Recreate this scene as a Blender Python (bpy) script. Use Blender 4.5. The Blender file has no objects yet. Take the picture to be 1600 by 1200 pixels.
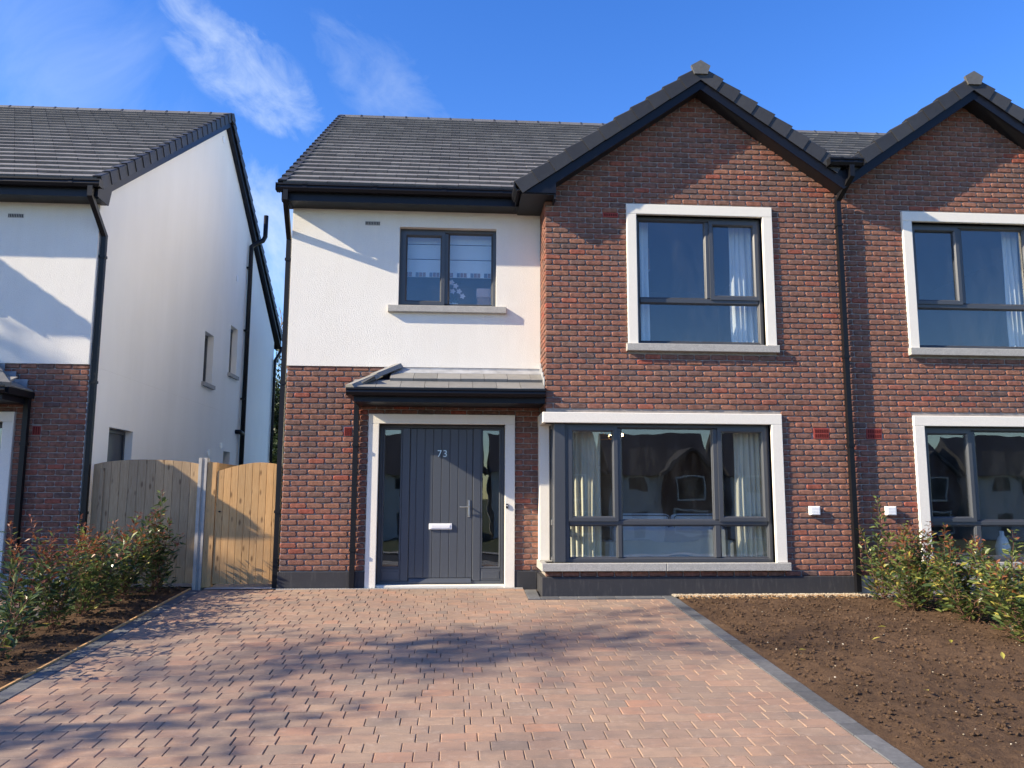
import bpy, math, random
import numpy as np
from mathutils import Vector, Matrix, noise
random.seed(7)
rng = np.random.default_rng(7)
scene = bpy.context.scene
col = scene.collection
R = math.radians

# ------------------------------------------------------------------ camera
CAM = Vector((-1.1526, -10.5405, 1.2376))
F_PX, YAW, PITCH, ROLL = 1264.46, R(3.8732), R(7.7878), R(0.1841)
fwd = Vector((math.sin(YAW)*math.cos(PITCH), math.cos(YAW)*math.cos(PITCH), math.sin(PITCH)))
rgt = Vector((math.cos(YAW), -math.sin(YAW), 0))
upv = rgt.cross(fwd)
c_, s_ = math.cos(ROLL), math.sin(ROLL)
rgt, upv = c_*rgt + s_*upv, -s_*rgt + c_*upv
cam_data = bpy.data.cameras.new('camera')
cam_data.sensor_width = 36.0
cam_data.lens = F_PX/1600*36.0
cam_data.clip_start = 0.05
cam_data.clip_end = 3000
cam = bpy.data.objects.new('camera', cam_data)
col.objects.link(cam)
cam.matrix_world = Matrix(((rgt.x, upv.x, -fwd.x, CAM.x), (rgt.y, upv.y, -fwd.y, CAM.y), (rgt.z, upv.z, -fwd.z, CAM.z), (0, 0, 0, 1)))
scene.camera = cam

# ------------------------------------------------------------------ sun, sky, exposure
SUN_DIR = Vector((-3.6, -1.0, 2.16)).normalized()      # towards the sun
SUN_EL = math.asin(SUN_DIR.z)
SUN_AZ = math.atan2(SUN_DIR.x, SUN_DIR.y)
sun_data = bpy.data.lights.new('sun', 'SUN')
sun_data.energy = 4.75
sun_data.angle = R(0.53)
sun_data.color = (1.0, 0.86, 0.64)
sun = bpy.data.objects.new('sun', sun_data)
col.objects.link(sun)
sun.rotation_euler = (-SUN_DIR).to_track_quat('-Z', 'Y').to_euler()
sun.location = SUN_DIR*60

world = bpy.data.worlds.new('World')
scene.world = world
world.use_nodes = True
wn, wl = world.node_tree.nodes, world.node_tree.links
wn.clear()
w_out = wn.new('ShaderNodeOutputWorld')
w_bg = wn.new('ShaderNodeBackground')
w_bg.inputs['Strength'].default_value = 0.132
sky = wn.new('ShaderNodeTexSky')
sky.sky_type = 'NISHITA'
sky.sun_disc = False
sky.sun_elevation = SUN_EL
sky.sun_rotation = SUN_AZ
sky.air_density = 1.0
sky.dust_density = 0.2
sky.ozone_density = 2.5
w_hsv = wn.new('ShaderNodeHueSaturation')
w_hsv.inputs['Saturation'].default_value = 1.33
w_hsv.inputs['Hue'].default_value = 0.517
wl.new(sky.outputs[0], w_hsv.inputs['Color'])
# thin cirrus, drawn by direction on the sky itself
def vdir(px, py):
    d = fwd + ((px-800)/F_PX)*rgt - ((py-600)/F_PX)*upv
    return d.normalized()
w_tc = wn.new('ShaderNodeTexCoord')
def vmath(op, a, b=None):
    n = wn.new('ShaderNodeVectorMath'); n.operation = op
    wl.new(a, n.inputs[0])
    if b is not None:
        if isinstance(b, (tuple, Vector)): n.inputs[1].default_value = tuple(b)
        else: wl.new(b, n.inputs[1])
    return n
def wmath(op, a, b=None, c=None):
    n = wn.new('ShaderNodeMath'); n.operation = op
    for i, v in enumerate((a, b, c)):
        if v is None: continue
        if isinstance(v, (int, float)): n.inputs[i].default_value = v
        else: wl.new(v, n.inputs[i])
    return n.outputs[0]
def cloud_patch(p0, p1, width, gain, seed, scale):
    c = vdir((p0[0]+p1[0])/2, (p0[1]+p1[1])/2)
    ax = (vdir(*p1)-vdir(*p0)); half = ax.length/2; ax.normalize()
    ay = c.cross(ax).normalized()
    u = vmath('DOT_PRODUCT', w_tc.outputs['Generated'], ax).outputs['Value']
    v = vmath('DOT_PRODUCT', w_tc.outputs['Generated'], ay).outputs['Value']
    u = wmath('SUBTRACT', u, c.dot(ax)); v = wmath('SUBTRACT', v, c.dot(ay))
    comb = wn.new('ShaderNodeCombineXYZ')
    wl.new(wmath('MULTIPLY', u, scale*0.8), comb.inputs[0]); wl.new(wmath('MULTIPLY', v, scale*1.25), comb.inputs[1]); comb.inputs[2].default_value = seed
    nz = wn.new('ShaderNodeTexNoise'); nz.inputs['Scale'].default_value = 1.0; nz.inputs['Detail'].default_value = 9; nz.inputs['Roughness'].default_value = 0.62; nz.inputs['Distortion'].default_value = 0.45
    wl.new(comb.outputs[0], nz.inputs['Vector'])
    uu = wmath('DIVIDE', u, half); vv = wmath('DIVIDE', v, width)
    d2 = wmath('ADD', wmath('MULTIPLY', uu, uu), wmath('MULTIPLY', vv, vv))
    mask = wmath('SUBTRACT', 1.0, d2)
    mask = wmath('MAXIMUM', mask, 0.0)
    fac = wmath('ADD', nz.outputs['Fac'], wmath('MULTIPLY', mask, 0.30))
    fac = wmath('SUBTRACT', fac, 0.56)
    fac = wmath('MAXIMUM', wmath('MULTIPLY', fac, gain), 0.0)
    fac = wmath('MULTIPLY', fac, wmath('MINIMUM', wmath('MULTIPLY', mask, 2.5), 1.0))
    return wmath('MINIMUM', fac, 0.85)
cl = cloud_patch((225, -15), (545, 240), 0.050, 1.15, 3.1, 20)
cl2 = cloud_patch((470, 20), (720, 230), 0.050, 0.55, 9.4, 15)
cl3 = cloud_patch((380, 230), (470, 560), 0.09, 1.8, 5.2, 9)
cl4 = cloud_patch((-500, 500), (120, -300), 0.30, 0.5, 1.7, 7)
cl5 = cloud_patch((-2600, 300), (-900, -900), 0.5, 1.2, 2.9, 7)
cl6 = cloud_patch((2100, 300), (3600, -900), 0.5, 1.2, 7.7, 7)
tot = cl
for q in (cl2, cl3, cl4, cl5, cl6): tot = wmath('MAXIMUM', tot, q)
w_mix = wn.new('ShaderNodeMix'); w_mix.data_type = 'RGBA'
wl.new(tot, w_mix.inputs['Factor']); wl.new(w_hsv.outputs[0], w_mix.inputs['A'])
w_mix.inputs['B'].default_value = (3.3, 3.75, 4.1, 1)
wl.new(w_mix.outputs['Result'], w_bg.inputs['Color'])
wl.new(w_bg.outputs[0], w_out.inputs['Surface'])

scene.render.engine = 'CYCLES'
scene.view_settings.view_transform = 'Standard'
scene.view_settings.look = 'None'
scene.view_settings.gamma = 1.0
scene.view_settings.use_curve_mapping = False
scene.view_settings.exposure = 1.12
scene.cycles.max_bounces = 8
scene.cycles.transparent_max_bounces = 12

# ------------------------------------------------------------------ materials
def new_mat(name):
    m = bpy.data.materials.new(name); m.use_nodes = True
    m.node_tree.nodes.clear()
    return m, m.node_tree.nodes, m.node_tree.links
class NT:
    """small helper round a node tree"""
    def __init__(s, name):
        s.m, s.n, s.l = new_mat(name)
        s.out = s.n.new('ShaderNodeOutputMaterial')
        s.b = s.n.new('ShaderNodeBsdfPrincipled')
        s.l.new(s.b.outputs[0], s.out.inputs['Surface'])
        s.pos = s.n.new('ShaderNodeNewGeometry').outputs['Position']
    def noise(s, scale, detail=4, rough=0.55, vec=None, dist=0.0, stretch=None):
        n = s.n.new('ShaderNodeTexNoise')
        n.inputs['Scale'].default_value = scale; n.inputs['Detail'].default_value = detail
        n.inputs['Roughness'].default_value = rough; n.inputs['Distortion'].default_value = dist
        v = vec if vec is not None else s.pos
        if stretch:
            mp = s.n.new('ShaderNodeVectorMath'); mp.operation = 'MULTIPLY'; mp.inputs[1].default_value = stretch
            s.l.new(v, mp.inputs[0]); v = mp.outputs[0]
        s.l.new(v, n.inputs['Vector'])
        return n.outputs['Fac']
    def ramp(s, fac, stops, interp='LINEAR'):
        r = s.n.new('ShaderNodeValToRGB'); r.color_ramp.interpolation = interp
        e = r.color_ramp.elements
        while len(e) < len(stops): e.new(0.5)
        for i, (p, c) in enumerate(stops):
            e[i].position = p; e[i].color = (*c, 1) if len(c) == 3 else c
        s.l.new(fac, r.inputs[0])
        return r.outputs[0]
    def mix(s, fac, a, b, mode='MIX'):
        n = s.n.new('ShaderNodeMix'); n.data_type = 'RGBA'; n.blend_type = mode
        for sock, v in (('Factor', fac), ('A', a), ('B', b)):
            i = n.inputs[sock] if sock != 'Factor' else n.inputs[0]
            if sock == 'A': i = n.inputs[6]
            if sock == 'B': i = n.inputs[7]
            if isinstance(v, (int, float)): i.default_value = v
            elif isinstance(v, tuple): i.default_value = (*v, 1) if len(v) == 3 else v
            else: s.l.new(v, i)
        return n.outputs[2]
    def math(s, op, a, b=None):
        n = s.n.new('ShaderNodeMath'); n.operation = op
        for i, v in enumerate((a, b)):
            if v is None: continue
            if isinstance(v, (int, float)): n.inputs[i].default_value = v
            else: s.l.new(v, n.inputs[i])
        return n.outputs[0]
    def rand(s, k=1.0):
        """one random number for each loose piece, whether an object or an island of a joined mesh"""
        o = s.n.new('ShaderNodeObjectInfo').outputs['Random']
        g = s.n.new('ShaderNodeNewGeometry').outputs['Random Per Island']
        a = s.math('ADD', s.math('MULTIPLY', o, 7.31*k), s.math('MULTIPLY', g, 13.77*k))
        return s.math('FRACT', a)
    def bump(s, h, strength=0.3, dist=0.01):
        n = s.n.new('ShaderNodeBump'); n.inputs['Strength'].default_value = strength; n.inputs['Distance'].default_value = dist
        s.l.new(h, n.inputs['Height']); s.l.new(n.outputs[0], s.b.inputs['Normal'])
    def set(s, **k):
        for a, v in k.items():
            i = s.b.inputs[{'color': 'Base Color', 'rough': 'Roughness', 'spec': 'Specular IOR Level', 'metal': 'Metallic'}[a]]
            if isinstance(v, (int, float)): i.default_value = v
            elif isinstance(v, tuple): i.default_value = (*v, 1)
            else: s.l.new(v, i)
        return s

M = {}
def simple(name, colr, rough=0.5, spec=0.5, var=0.0, scale=8, bump=0, bscale=200, metal=0):
    t = NT(name)
    if var:
        f = t.noise(scale, 6, 0.6)
        lo = tuple(c*(1-var) for c in colr); hi = tuple(min(1, c*(1+var)) for c in colr)
        t.set(color=t.ramp(f, [(0.3, lo), (0.7, hi)]))
    else: t.set(color=colr)
    t.set(rough=rough, spec=spec, metal=metal)
    if bump: t.bump(t.noise(bscale, 3, 0.6), bump, 0.004)
    M[name] = t.m
    return t

# brick: tumbled multi clay blend
t = NT('brick')
rv = t.rand()
base = t.ramp(rv, [(0.0, (0.301, 0.098, 0.070)), (0.05, (0.275, 0.121, 0.090)), (0.22, (0.224, 0.112, 0.086)), (0.40, (0.288, 0.141, 0.099)),
                   (0.54, (0.197, 0.119, 0.097)), (0.68, (0.261, 0.123, 0.092)), (0.80, (0.156, 0.103, 0.092)), (0.89, (0.220, 0.118, 0.092)), (0.97, (0.311, 0.152, 0.103)), (1.0, (0.329, 0.094, 0.068))])
base = t.mix(1.0, base, t.ramp(t.noise(0.9, 3, 0.6), [(0.3, (0.86, 0.87, 0.88)), (0.7, (1.12, 1.10, 1.08))]), 'MULTIPLY')
sm = t.ramp(t.noise(16, 5, 0.65), [(0.35, (0.62, 0.60, 0.60)), (0.65, (1.22, 1.2, 1.18))])
cc = t.mix(1.0, base, sm, 'MULTIPLY')
lime = t.ramp(t.noise(26, 6, 0.7), [(0.58, (0, 0, 0)), (0.80, (1, 1, 1))])
cc = t.mix(t.math('MULTIPLY', lime, 0.28), cc, (0.34, 0.27, 0.23))
t.set(color=cc, rough=0.9, spec=0.2)
t.bump(t.noise(110, 5, 0.75), 1.0, 0.011)
M['brick'] = t.m
t = simple('mortar', (0.30, 0.272, 0.248), 0.95, 0.1, 0.18, 20, 0.5, 180)
simple('render', (0.80, 0.765, 0.70), 0.9, 0.2, 0.035, 2.5)
t = NT('nap_render')       # roughcast-like nap plaster
f1 = t.noise(75, 3, 0.6)
f2 = t.noise(1.3, 4, 0.6)
t.set(color=t.mix(0.5, t.ramp(f2, [(0.3, (0.76, 0.725, 0.66)), (0.7, (0.82, 0.79, 0.725))]), t.ramp(f1, [(0.3, (0.73, 0.70, 0.635)), (0.7, (0.85, 0.82, 0.755))])), rough=0.92, spec=0.15)
bc = t.b.inputs['Base Color'].links[0].from_socket
t.set(color=t.mix(1.0, bc, t.ramp(t.noise(2.4, 6, 0.65, stretch=(3.2, 3.2, 0.35)), [(0.30, (0.975, 0.972, 0.966)), (0.55, (1.0, 1.0, 1.0))]), 'MULTIPLY'))
t.bump(f1, 0.5, 0.012)
M['nap_render'] = t.m
t = NT('side_render')      # smooth sand-and-cement gable, faint trowel streaks and one filled crack line
f2 = t.noise(0.8, 5, 0.6)
f3 = t.noise(2.2, 5, 0.6, stretch=(1, 1, 0.15))
t.set(color=t.mix(0.5, t.ramp(f2, [(0.3, (0.820, 0.797, 0.743)), (0.7, (0.880, 0.858, 0.808))]), t.ramp(f3, [(0.3, (0.808, 0.786, 0.732)), (0.7, (0.891, 0.869, 0.820))])), rough=0.93, spec=0.12)
t.bump(t.noise(60, 3, 0.6), 0.25, 0.006)
M['side_render'] = t.m
t = NT('surround')
f1 = t.noise(160, 2, 0.6)
t.set(color=t.ramp(f1, [(0.3, (0.72, 0.68, 0.60)), (0.7, (0.84, 0.80, 0.72))]), rough=0.85, spec=0.2)
t.bump(f1, 0.4, 0.005)
M['surround'] = t.m
t = NT('granite')
f1 = t.noise(150, 2, 0.8); f2 = t.noise(12, 4, 0.6)
t.set(color=t.mix(0.35, t.ramp(f1, [(0.35, (0.16, 0.16, 0.155)), (0.5, (0.36, 0.35, 0.33)), (0.66, (0.60, 0.58, 0.54))]), t.ramp(f2, [(0.3, (0.28, 0.27, 0.25)), (0.7, (0.44, 0.43, 0.40))])), rough=0.8, spec=0.3)
M['granite'] = t.m
simple('pvc_grey', (0.055, 0.060, 0.071), 0.34, 0.5)
simple('pvc_black', (0.007, 0.007, 0.009), 0.42, 0.28)
simple('fascia_dark', (0.006, 0.007, 0.013), 0.42, 0.28)
simple('soffit_dark', (0.014, 0.015, 0.019), 0.5, 0.3)
t = NT('door_paint')
t.set(color=(0.068, 0.076, 0.090), rough=0.42, spec=0.45)
t.bump(t.noise(40, 4, 0.6, stretch=(8, 1, 0.6)), 0.06, 0.003)
M['door_paint'] = t.m
t = NT('plinth_paint')
t.set(color=t.mix(t.ramp(t.noise(9, 6, 0.7, stretch=(3, 1, 0.5)), [(0.52, (0, 0, 0)), (0.78, (0.5, 0.5, 0.5))]), (0.035, 0.036, 0.042), (0.12, 0.115, 0.11)), rough=0.7, spec=0.3)
t.bump(t.noise(50, 3), 0.2, 0.004)
M['plinth_paint'] = t.m
simple('plinth_grey', (0.36, 0.35, 0.33), 0.9, 0.2, 0.12, 6, 0.2, 60)
def tile_mat(name, a, b, rough=0.62):
    t = NT(name)
    rv = t.rand()
    f = t.noise(9, 5, 0.65); g = t.noise(180, 3, 0.7)
    base = t.ramp(rv, [(0, a), (1, b)])
    base = t.mix(1.0, base, t.ramp(f, [(0.3, (0.90, 0.90, 0.90)), (0.7, (1.1, 1.1, 1.09))]), 'MULTIPLY')
    pale = t.ramp(t.noise(5, 6, 0.7), [(0.66, (0, 0, 0)), (0.82, (1, 1, 1))])
    base = t.mix(t.math('MULTIPLY', pale, 0.14), base, (0.30, 0.295, 0.29))
    t.set(color=base, rough=rough, spec=0.35)
    t.bump(g, 0.3, 0.003)
    M[name] = t.m
tile_mat('roof_tile', (0.145, 0.140, 0.142), (0.195, 0.189, 0.188))
tile_mat('verge_unit', (0.030, 0.031, 0.036), (0.045, 0.046, 0.050), 0.55)
tile_mat('canopy_tile', (0.17, 0.168, 0.162), (0.24, 0.235, 0.225), 0.65)
tile_mat('verge_ridge', (0.10, 0.10, 0.105), (0.13, 0.13, 0.135), 0.6)
simple('ridge_cap', (0.11, 0.11, 0.11), 0.6, 0.4, 0.15, 20)
simple('lead', (0.30, 0.31, 0.33), 0.5, 0.5, 0.25, 7, 0.2, 30)
t = NT('glass')
t.n.remove(t.b)
lw = t.n.new('ShaderNodeLayerWeight'); lw.inputs['Blend'].default_value = 0.5
fz = t.math('POWER', lw.outputs['Facing'], 5.0)
fz = t.math('ADD', t.math('MULTIPLY', fz, 0.92), 0.075)
tr = t.n.new('ShaderNodeBsdfTransparent'); tr.inputs[0].default_value = (0.90, 0.93, 0.94, 1)
gl = t.n.new('ShaderNodeBsdfGlossy'); gl.inputs['Roughness'].default_value = 0.0; gl.inputs['Color'].default_value = (0.97, 0.98, 1, 1)
bp = t.n.new('ShaderNodeBump'); bp.inputs['Strength'].default_value = 0.17; bp.inputs['Distance'].default_value = 0.006
t.l.new(t.noise(2.6, 1.0, 0.4), bp.inputs['Height']); t.l.new(bp.outputs[0], gl.inputs['Normal'])
ms = t.n.new('ShaderNodeMixShader')
t.l.new(fz, ms.inputs[0]); t.l.new(tr.outputs[0], ms.inputs[1]); t.l.new(gl.outputs[0], ms.inputs[2])
df = t.n.new('ShaderNodeBsdfDiffuse'); df.inputs[0].default_value = (0.6, 0.6, 0.58, 1)
ms2 = t.n.new('ShaderNodeMixShader')
dust = t.ramp(t.noise(3.5, 7, 0.7, stretch=(1.6, 1, 0.5)), [(0.42, (0.0015, 0.0015, 0.0015)), (0.78, (0.024, 0.024, 0.024))])
t.l.new(dust, ms2.inputs[0]); t.l.new(ms.outputs[0], ms2.inputs[1]); t.l.new(df.outputs[0], ms2.inputs[2])
t.l.new(ms2.outputs[0], t.out.inputs['Surface'])
M['glass'] = t.m
simple('room_wall', (0.26, 0.25, 0.235), 0.9, 0.1)
simple('room_floor', (0.16, 0.12, 0.09), 0.7, 0.2)
simple('curtain_cream', (0.78, 0.71, 0.55), 0.9, 0.1)
simple('curtain_white', (0.80, 0.80, 0.79), 0.9, 0.1)
simple('sofa_fabric', (0.62, 0.62, 0.60), 0.9, 0.1, 0.06, 90)
simple('sofa_piping', (0.10, 0.10, 0.10), 0.9, 0.1)
simple('steel', (0.62, 0.62, 0.63), 0.28, 0.5, metal=1.0)
simple('chrome_white', (0.78, 0.78, 0.80), 0.3, 0.5)
simple('white_plastic', (0.86, 0.86, 0.85), 0.45, 0.4)
simple('red_clay', (0.27, 0.050, 0.040), 0.8, 0.3, 0.15, 40)
simple('red_slot', (0.10, 0.018, 0.016), 0.9, 0.1)
simple('dark_hole', (0.02, 0.015, 0.015), 0.9, 0.1)
simple('concrete', (0.43, 0.41, 0.375), 0.9, 0.2, 0.12, 12, 0.2, 80)
t = NT('timber')
rv = t.rand()
gr = t.noise(10, 6, 0.6, stretch=(9, 9, 0.5), dist=1.0)
kn = t.n.new('ShaderNodeTexVoronoi'); kn.inputs['Scale'].default_value = 1.0
vm = t.n.new('ShaderNodeVectorMath'); vm.operation = 'MULTIPLY_ADD'; vm.inputs[1].default_value = (11, 11, 4.2)
cmb = t.n.new('ShaderNodeCombineXYZ'); t.l.new(t.math('MULTIPLY', rv, 37.0), cmb.inputs[0]); t.l.new(t.math('MULTIPLY', rv, 91.0), cmb.inputs[2])
t.l.new(t.pos, vm.inputs[0]); t.l.new(cmb.outputs[0], vm.inputs[2]); t.l.new(vm.outputs[0], kn.inputs['Vector'])
wood = t.ramp(gr, [(0.3, (0.50, 0.280, 0.115)), (0.7, (0.66, 0.415, 0.200))])
wood = t.mix(1.0, wood, t.ramp(rv, [(0, (0.82, 0.84, 0.86)), (1, (1.1, 1.06, 1.0))]), 'MULTIPLY')
knots = t.ramp(kn.outputs['Distance'], [(0.09, (1, 1, 1)), (0.22, (0, 0, 0))])
wood = t.mix(t.math('MULTIPLY', knots, 0.8), wood, (0.14, 0.075, 0.035))
st = t.ramp(t.noise(3.0, 5, 0.6), [(0.5, (0, 0, 0)), (0.75, (1, 1, 1))])
wood = t.mix(t.math('MULTIPLY', st, 0.25), wood, (0.27, 0.22, 0.15))
t.set(color=wood, rough=0.85, spec=0.2)
t.bump(gr, 0.2, 0.004)
M['timber'] = t.m
# greyer, darker copy of the timber for the fence panel boards
t = NT('timber_grey')
rv = t.rand()
gr = t.noise(10, 6, 0.6, stretch=(9, 9, 0.5), dist=1.0)
wood = t.ramp(gr, [(0.3, (0.36, 0.240, 0.135)), (0.7, (0.50, 0.365, 0.225))])
wood = t.mix(1.0, wood, t.ramp(rv, [(0, (0.78, 0.80, 0.84)), (1, (1.1, 1.08, 1.04))]), 'MULTIPLY')
kn = t.n.new('ShaderNodeTexVoronoi'); kn.inputs['Scale'].default_value = 1.0
vm = t.n.new('ShaderNodeVectorMath'); vm.operation = 'MULTIPLY_ADD'; vm.inputs[1].default_value = (11, 11, 4.2)
cmb = t.n.new('ShaderNodeCombineXYZ'); t.l.new(t.math('MULTIPLY', rv, 53.0), cmb.inputs[0]); t.l.new(t.math('MULTIPLY', rv, 71.0), cmb.inputs[2])
t.l.new(t.pos, vm.inputs[0]); t.l.new(cmb.outputs[0], vm.inputs[2]); t.l.new(vm.outputs[0], kn.inputs['Vector'])
wood = t.mix(t.math('MULTIPLY', t.ramp(kn.outputs['Distance'], [(0.09, (1, 1, 1)), (0.22, (0, 0, 0))]), 0.75), wood, (0.12, 0.07, 0.04))
t.set(color=wood, rough=0.88, spec=0.2); t.bump(gr, 0.2, 0.004)
M['timber_grey'] = t.m
# pavers
t = NT('paver')
rv = t.rand()
base = t.ramp(rv, [(0, (0.340, 0.218, 0.156)), (0.2, (0.302, 0.203, 0.151)), (0.4, (0.267, 0.197, 0.152)), (0.55, (0.360, 0.227, 0.156)), (0.70, (0.231, 0.178, 0.143)), (0.82, (0.347, 0.239, 0.171)), (0.93, (0.279, 0.202, 0.153)), (1.0, (0.380, 0.215, 0.145))])
of = t.n.new('ShaderNodeVectorMath'); of.operation = 'ADD'
cmb = t.n.new('ShaderNodeCombineXYZ'); t.l.new(t.math('MULTIPLY', rv, 57.0), cmb.inputs[0]); t.l.new(t.math('MULTIPLY', rv, 23.0), cmb.inputs[2])
t.l.new(t.pos, of.inputs[0]); t.l.new(cmb.outputs[0], of.inputs[1])
mot = t.noise(9, 4, 0.6, vec=of.outputs[0], stretch=(0.7, 1.6, 1))
base = t.mix(t.ramp(mot, [(0.45, (0, 0, 0)), (0.72, (0.55, 0.55, 0.55))]), base, (0.185, 0.150, 0.130))
mot2 = t.noise(13, 5, 0.65, vec=of.outputs[0])
base = t.mix(t.ramp(mot2, [(0.55, (0, 0, 0)), (0.78, (0.5, 0.5, 0.5))]), base, (0.45, 0.355, 0.29))
base = t.mix(1.0, base, t.ramp(t.noise(170, 3, 0.7), [(0.3, (0.82, 0.82, 0.82)), (0.7, (1.16, 1.16, 1.16))]), 'MULTIPLY')
base = t.mix(1.0, base, t.ramp(t.noise(0.7, 4, 0.6), [(0.3, (0.9, 0.9, 0.92)), (0.7, (1.1, 1.08, 1.05))]), 'MULTIPLY')
base = t.mix(1.0, base, t.ramp(t.noise(1.6, 6, 0.68, stretch=(1.0, 0.55, 1)), [(0.32, (0.83, 0.83, 0.84)), (0.50, (1.0, 1.0, 1.0)), (0.72, (1.10, 1.10, 1.08))]), 'MULTIPLY')
t.set(color=base, rough=0.82, spec=0.3)
t.bump(t.noise(220, 4, 0.7), 0.4, 0.004)
M['paver'] = t.m
t = NT('charcoal_paver')
rv = t.rand()
base = t.ramp(rv, [(0, (0.085, 0.088, 0.092)), (1, (0.135, 0.138, 0.142))])
base = t.mix(1.0, base, t.ramp(t.noise(20, 5, 0.7), [(0.3, (0.8, 0.8, 0.8)), (0.7, (1.25, 1.25, 1.25))]), 'MULTIPLY')
t.set(color=base, rough=0.8, spec=0.3); t.bump(t.noise(220, 4, 0.7), 0.4, 0.004)
M['charcoal_paver'] = t.m
simple('joint_sand', (0.075, 0.062, 0.052), 0.95, 0.1, 0.2, 30)
t = NT('soil')
f1 = t.noise(9, 8, 0.68); f2 = t.noise(60, 5, 0.7); f3 = t.noise(1.1, 4, 0.6)
base = t.mix(0.5, t.ramp(f1, [(0.3, (0.055, 0.033, 0.021)), (0.7, (0.130, 0.082, 0.052))]), t.ramp(f2, [(0.3, (0.050, 0.030, 0.020)), (0.72, (0.150, 0.098, 0.062))]))
base = t.mix(1.0, base, t.ramp(f3, [(0.3, (0.82, 0.82, 0.82)), (0.7, (1.22, 1.2, 1.16))]), 'MULTIPLY')
t.set(color=base, rough=0.97, spec=0.1); t.bump(f2, 0.8, 0.02)
M['soil'] = t.m
t = NT('gravel')
t.set(color=t.ramp(t.rand(), [(0, (0.22, 0.18, 0.13)), (0.5, (0.40, 0.33, 0.23)), (1, (0.52, 0.47, 0.38))]), rough=0.9, spec=0.2)
M['gravel'] = t.m
simple('asphalt', (0.05, 0.05, 0.052), 0.9, 0.2, 0.15, 6, 0.3, 120)
simple('footpath', (0.32, 0.31, 0.29), 0.9, 0.2, 0.1, 3, 0.2, 60)
t = NT('ground')
t.set(color=t.ramp(t.noise(0.6, 6, 0.65), [(0.3, (0.085, 0.075, 0.05)), (0.7, (0.07, 0.10, 0.035))]), rough=0.95, spec=0.1)
M['ground'] = t.m
def leaf_mat(name, a, b, trans=0.35, rough=0.35):
    t = NT(name)
    t.set(color=t.ramp(t.rand(), [(0, a), (1, b)]), rough=rough, spec=0.5)
    tl = t.n.new('ShaderNodeBsdfTranslucent')
    t.l.new(t.ramp(t.rand(), [(0, tuple(min(1, c*1.3) for c in a)), (1, tuple(min(1, c*1.3) for c in b))]), tl.inputs[0])
    ms = t.n.new('ShaderNodeMixShader'); ms.inputs[0].default_value = trans
    t.l.new(t.b.outputs[0], ms.inputs[1]); t.l.new(tl.outputs[0], ms.inputs[2]); t.l.new(ms.outputs[0], t.out.inputs['Surface'])
    M[name] = t.m
leaf_mat('leaf_dark', (0.036, 0.066, 0.026), (0.090, 0.135, 0.050), 0.28, 0.28)
leaf_mat('leaf_light', (0.090, 0.125, 0.034), (0.190, 0.225, 0.065), 0.3)
leaf_mat('leaf_bronze', (0.160, 0.045, 0.025), (0.270, 0.105, 0.045), 0.3)
leaf_mat('leaf_yellow', (0.330, 0.310, 0.055), (0.460, 0.400, 0.110), 0.3)
leaf_mat('leaf_evergreen', (0.012, 0.026, 0.010), (0.045, 0.070, 0.026), 0.15, 0.5)
simple('stem', (0.16, 0.085, 0.06), 0.8, 0.2, 0.2, 30)
simple('bark', (0.13, 0.11, 0.09), 0.9, 0.1, 0.25, 12, 0.4, 40)
t = NT('bulb'); t.b.inputs['Emission Color'].default_value = (1, 0.62, 0.28, 1); t.b.inputs['Emission Strength'].default_value = 9.0; M['bulb'] = t.m
simple('brass', (0.55, 0.36, 0.14), 0.3, 0.5, metal=1.0)
simple('lamp_shade', (0.55, 0.38, 0.36), 0.85, 0.2)
simple('blind_cloth', (0.72, 0.76, 0.80), 0.9, 0.1)
simple('blind_trim_a', (0.30, 0.20, 0.20), 0.9, 0.1)
simple('blind_trim_b', (0.16, 0.20, 0.27), 0.9, 0.1)
simple('box_brown', (0.36, 0.20, 0.14), 0.8, 0.2)
simple('petal', (0.72, 0.62, 0.66), 0.7, 0.2)
simple('paper', (0.75, 0.74, 0.72), 0.8, 0.2)
simple('far_white', (0.62, 0.60, 0.56), 0.9, 0.1, 0.04, 1)
simple('far_brick', (0.10, 0.055, 0.048), 0.9, 0.1, 0.2, 14)
simple('far_roof', (0.05, 0.05, 0.055), 0.7, 0.3, 0.15, 6)

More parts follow.
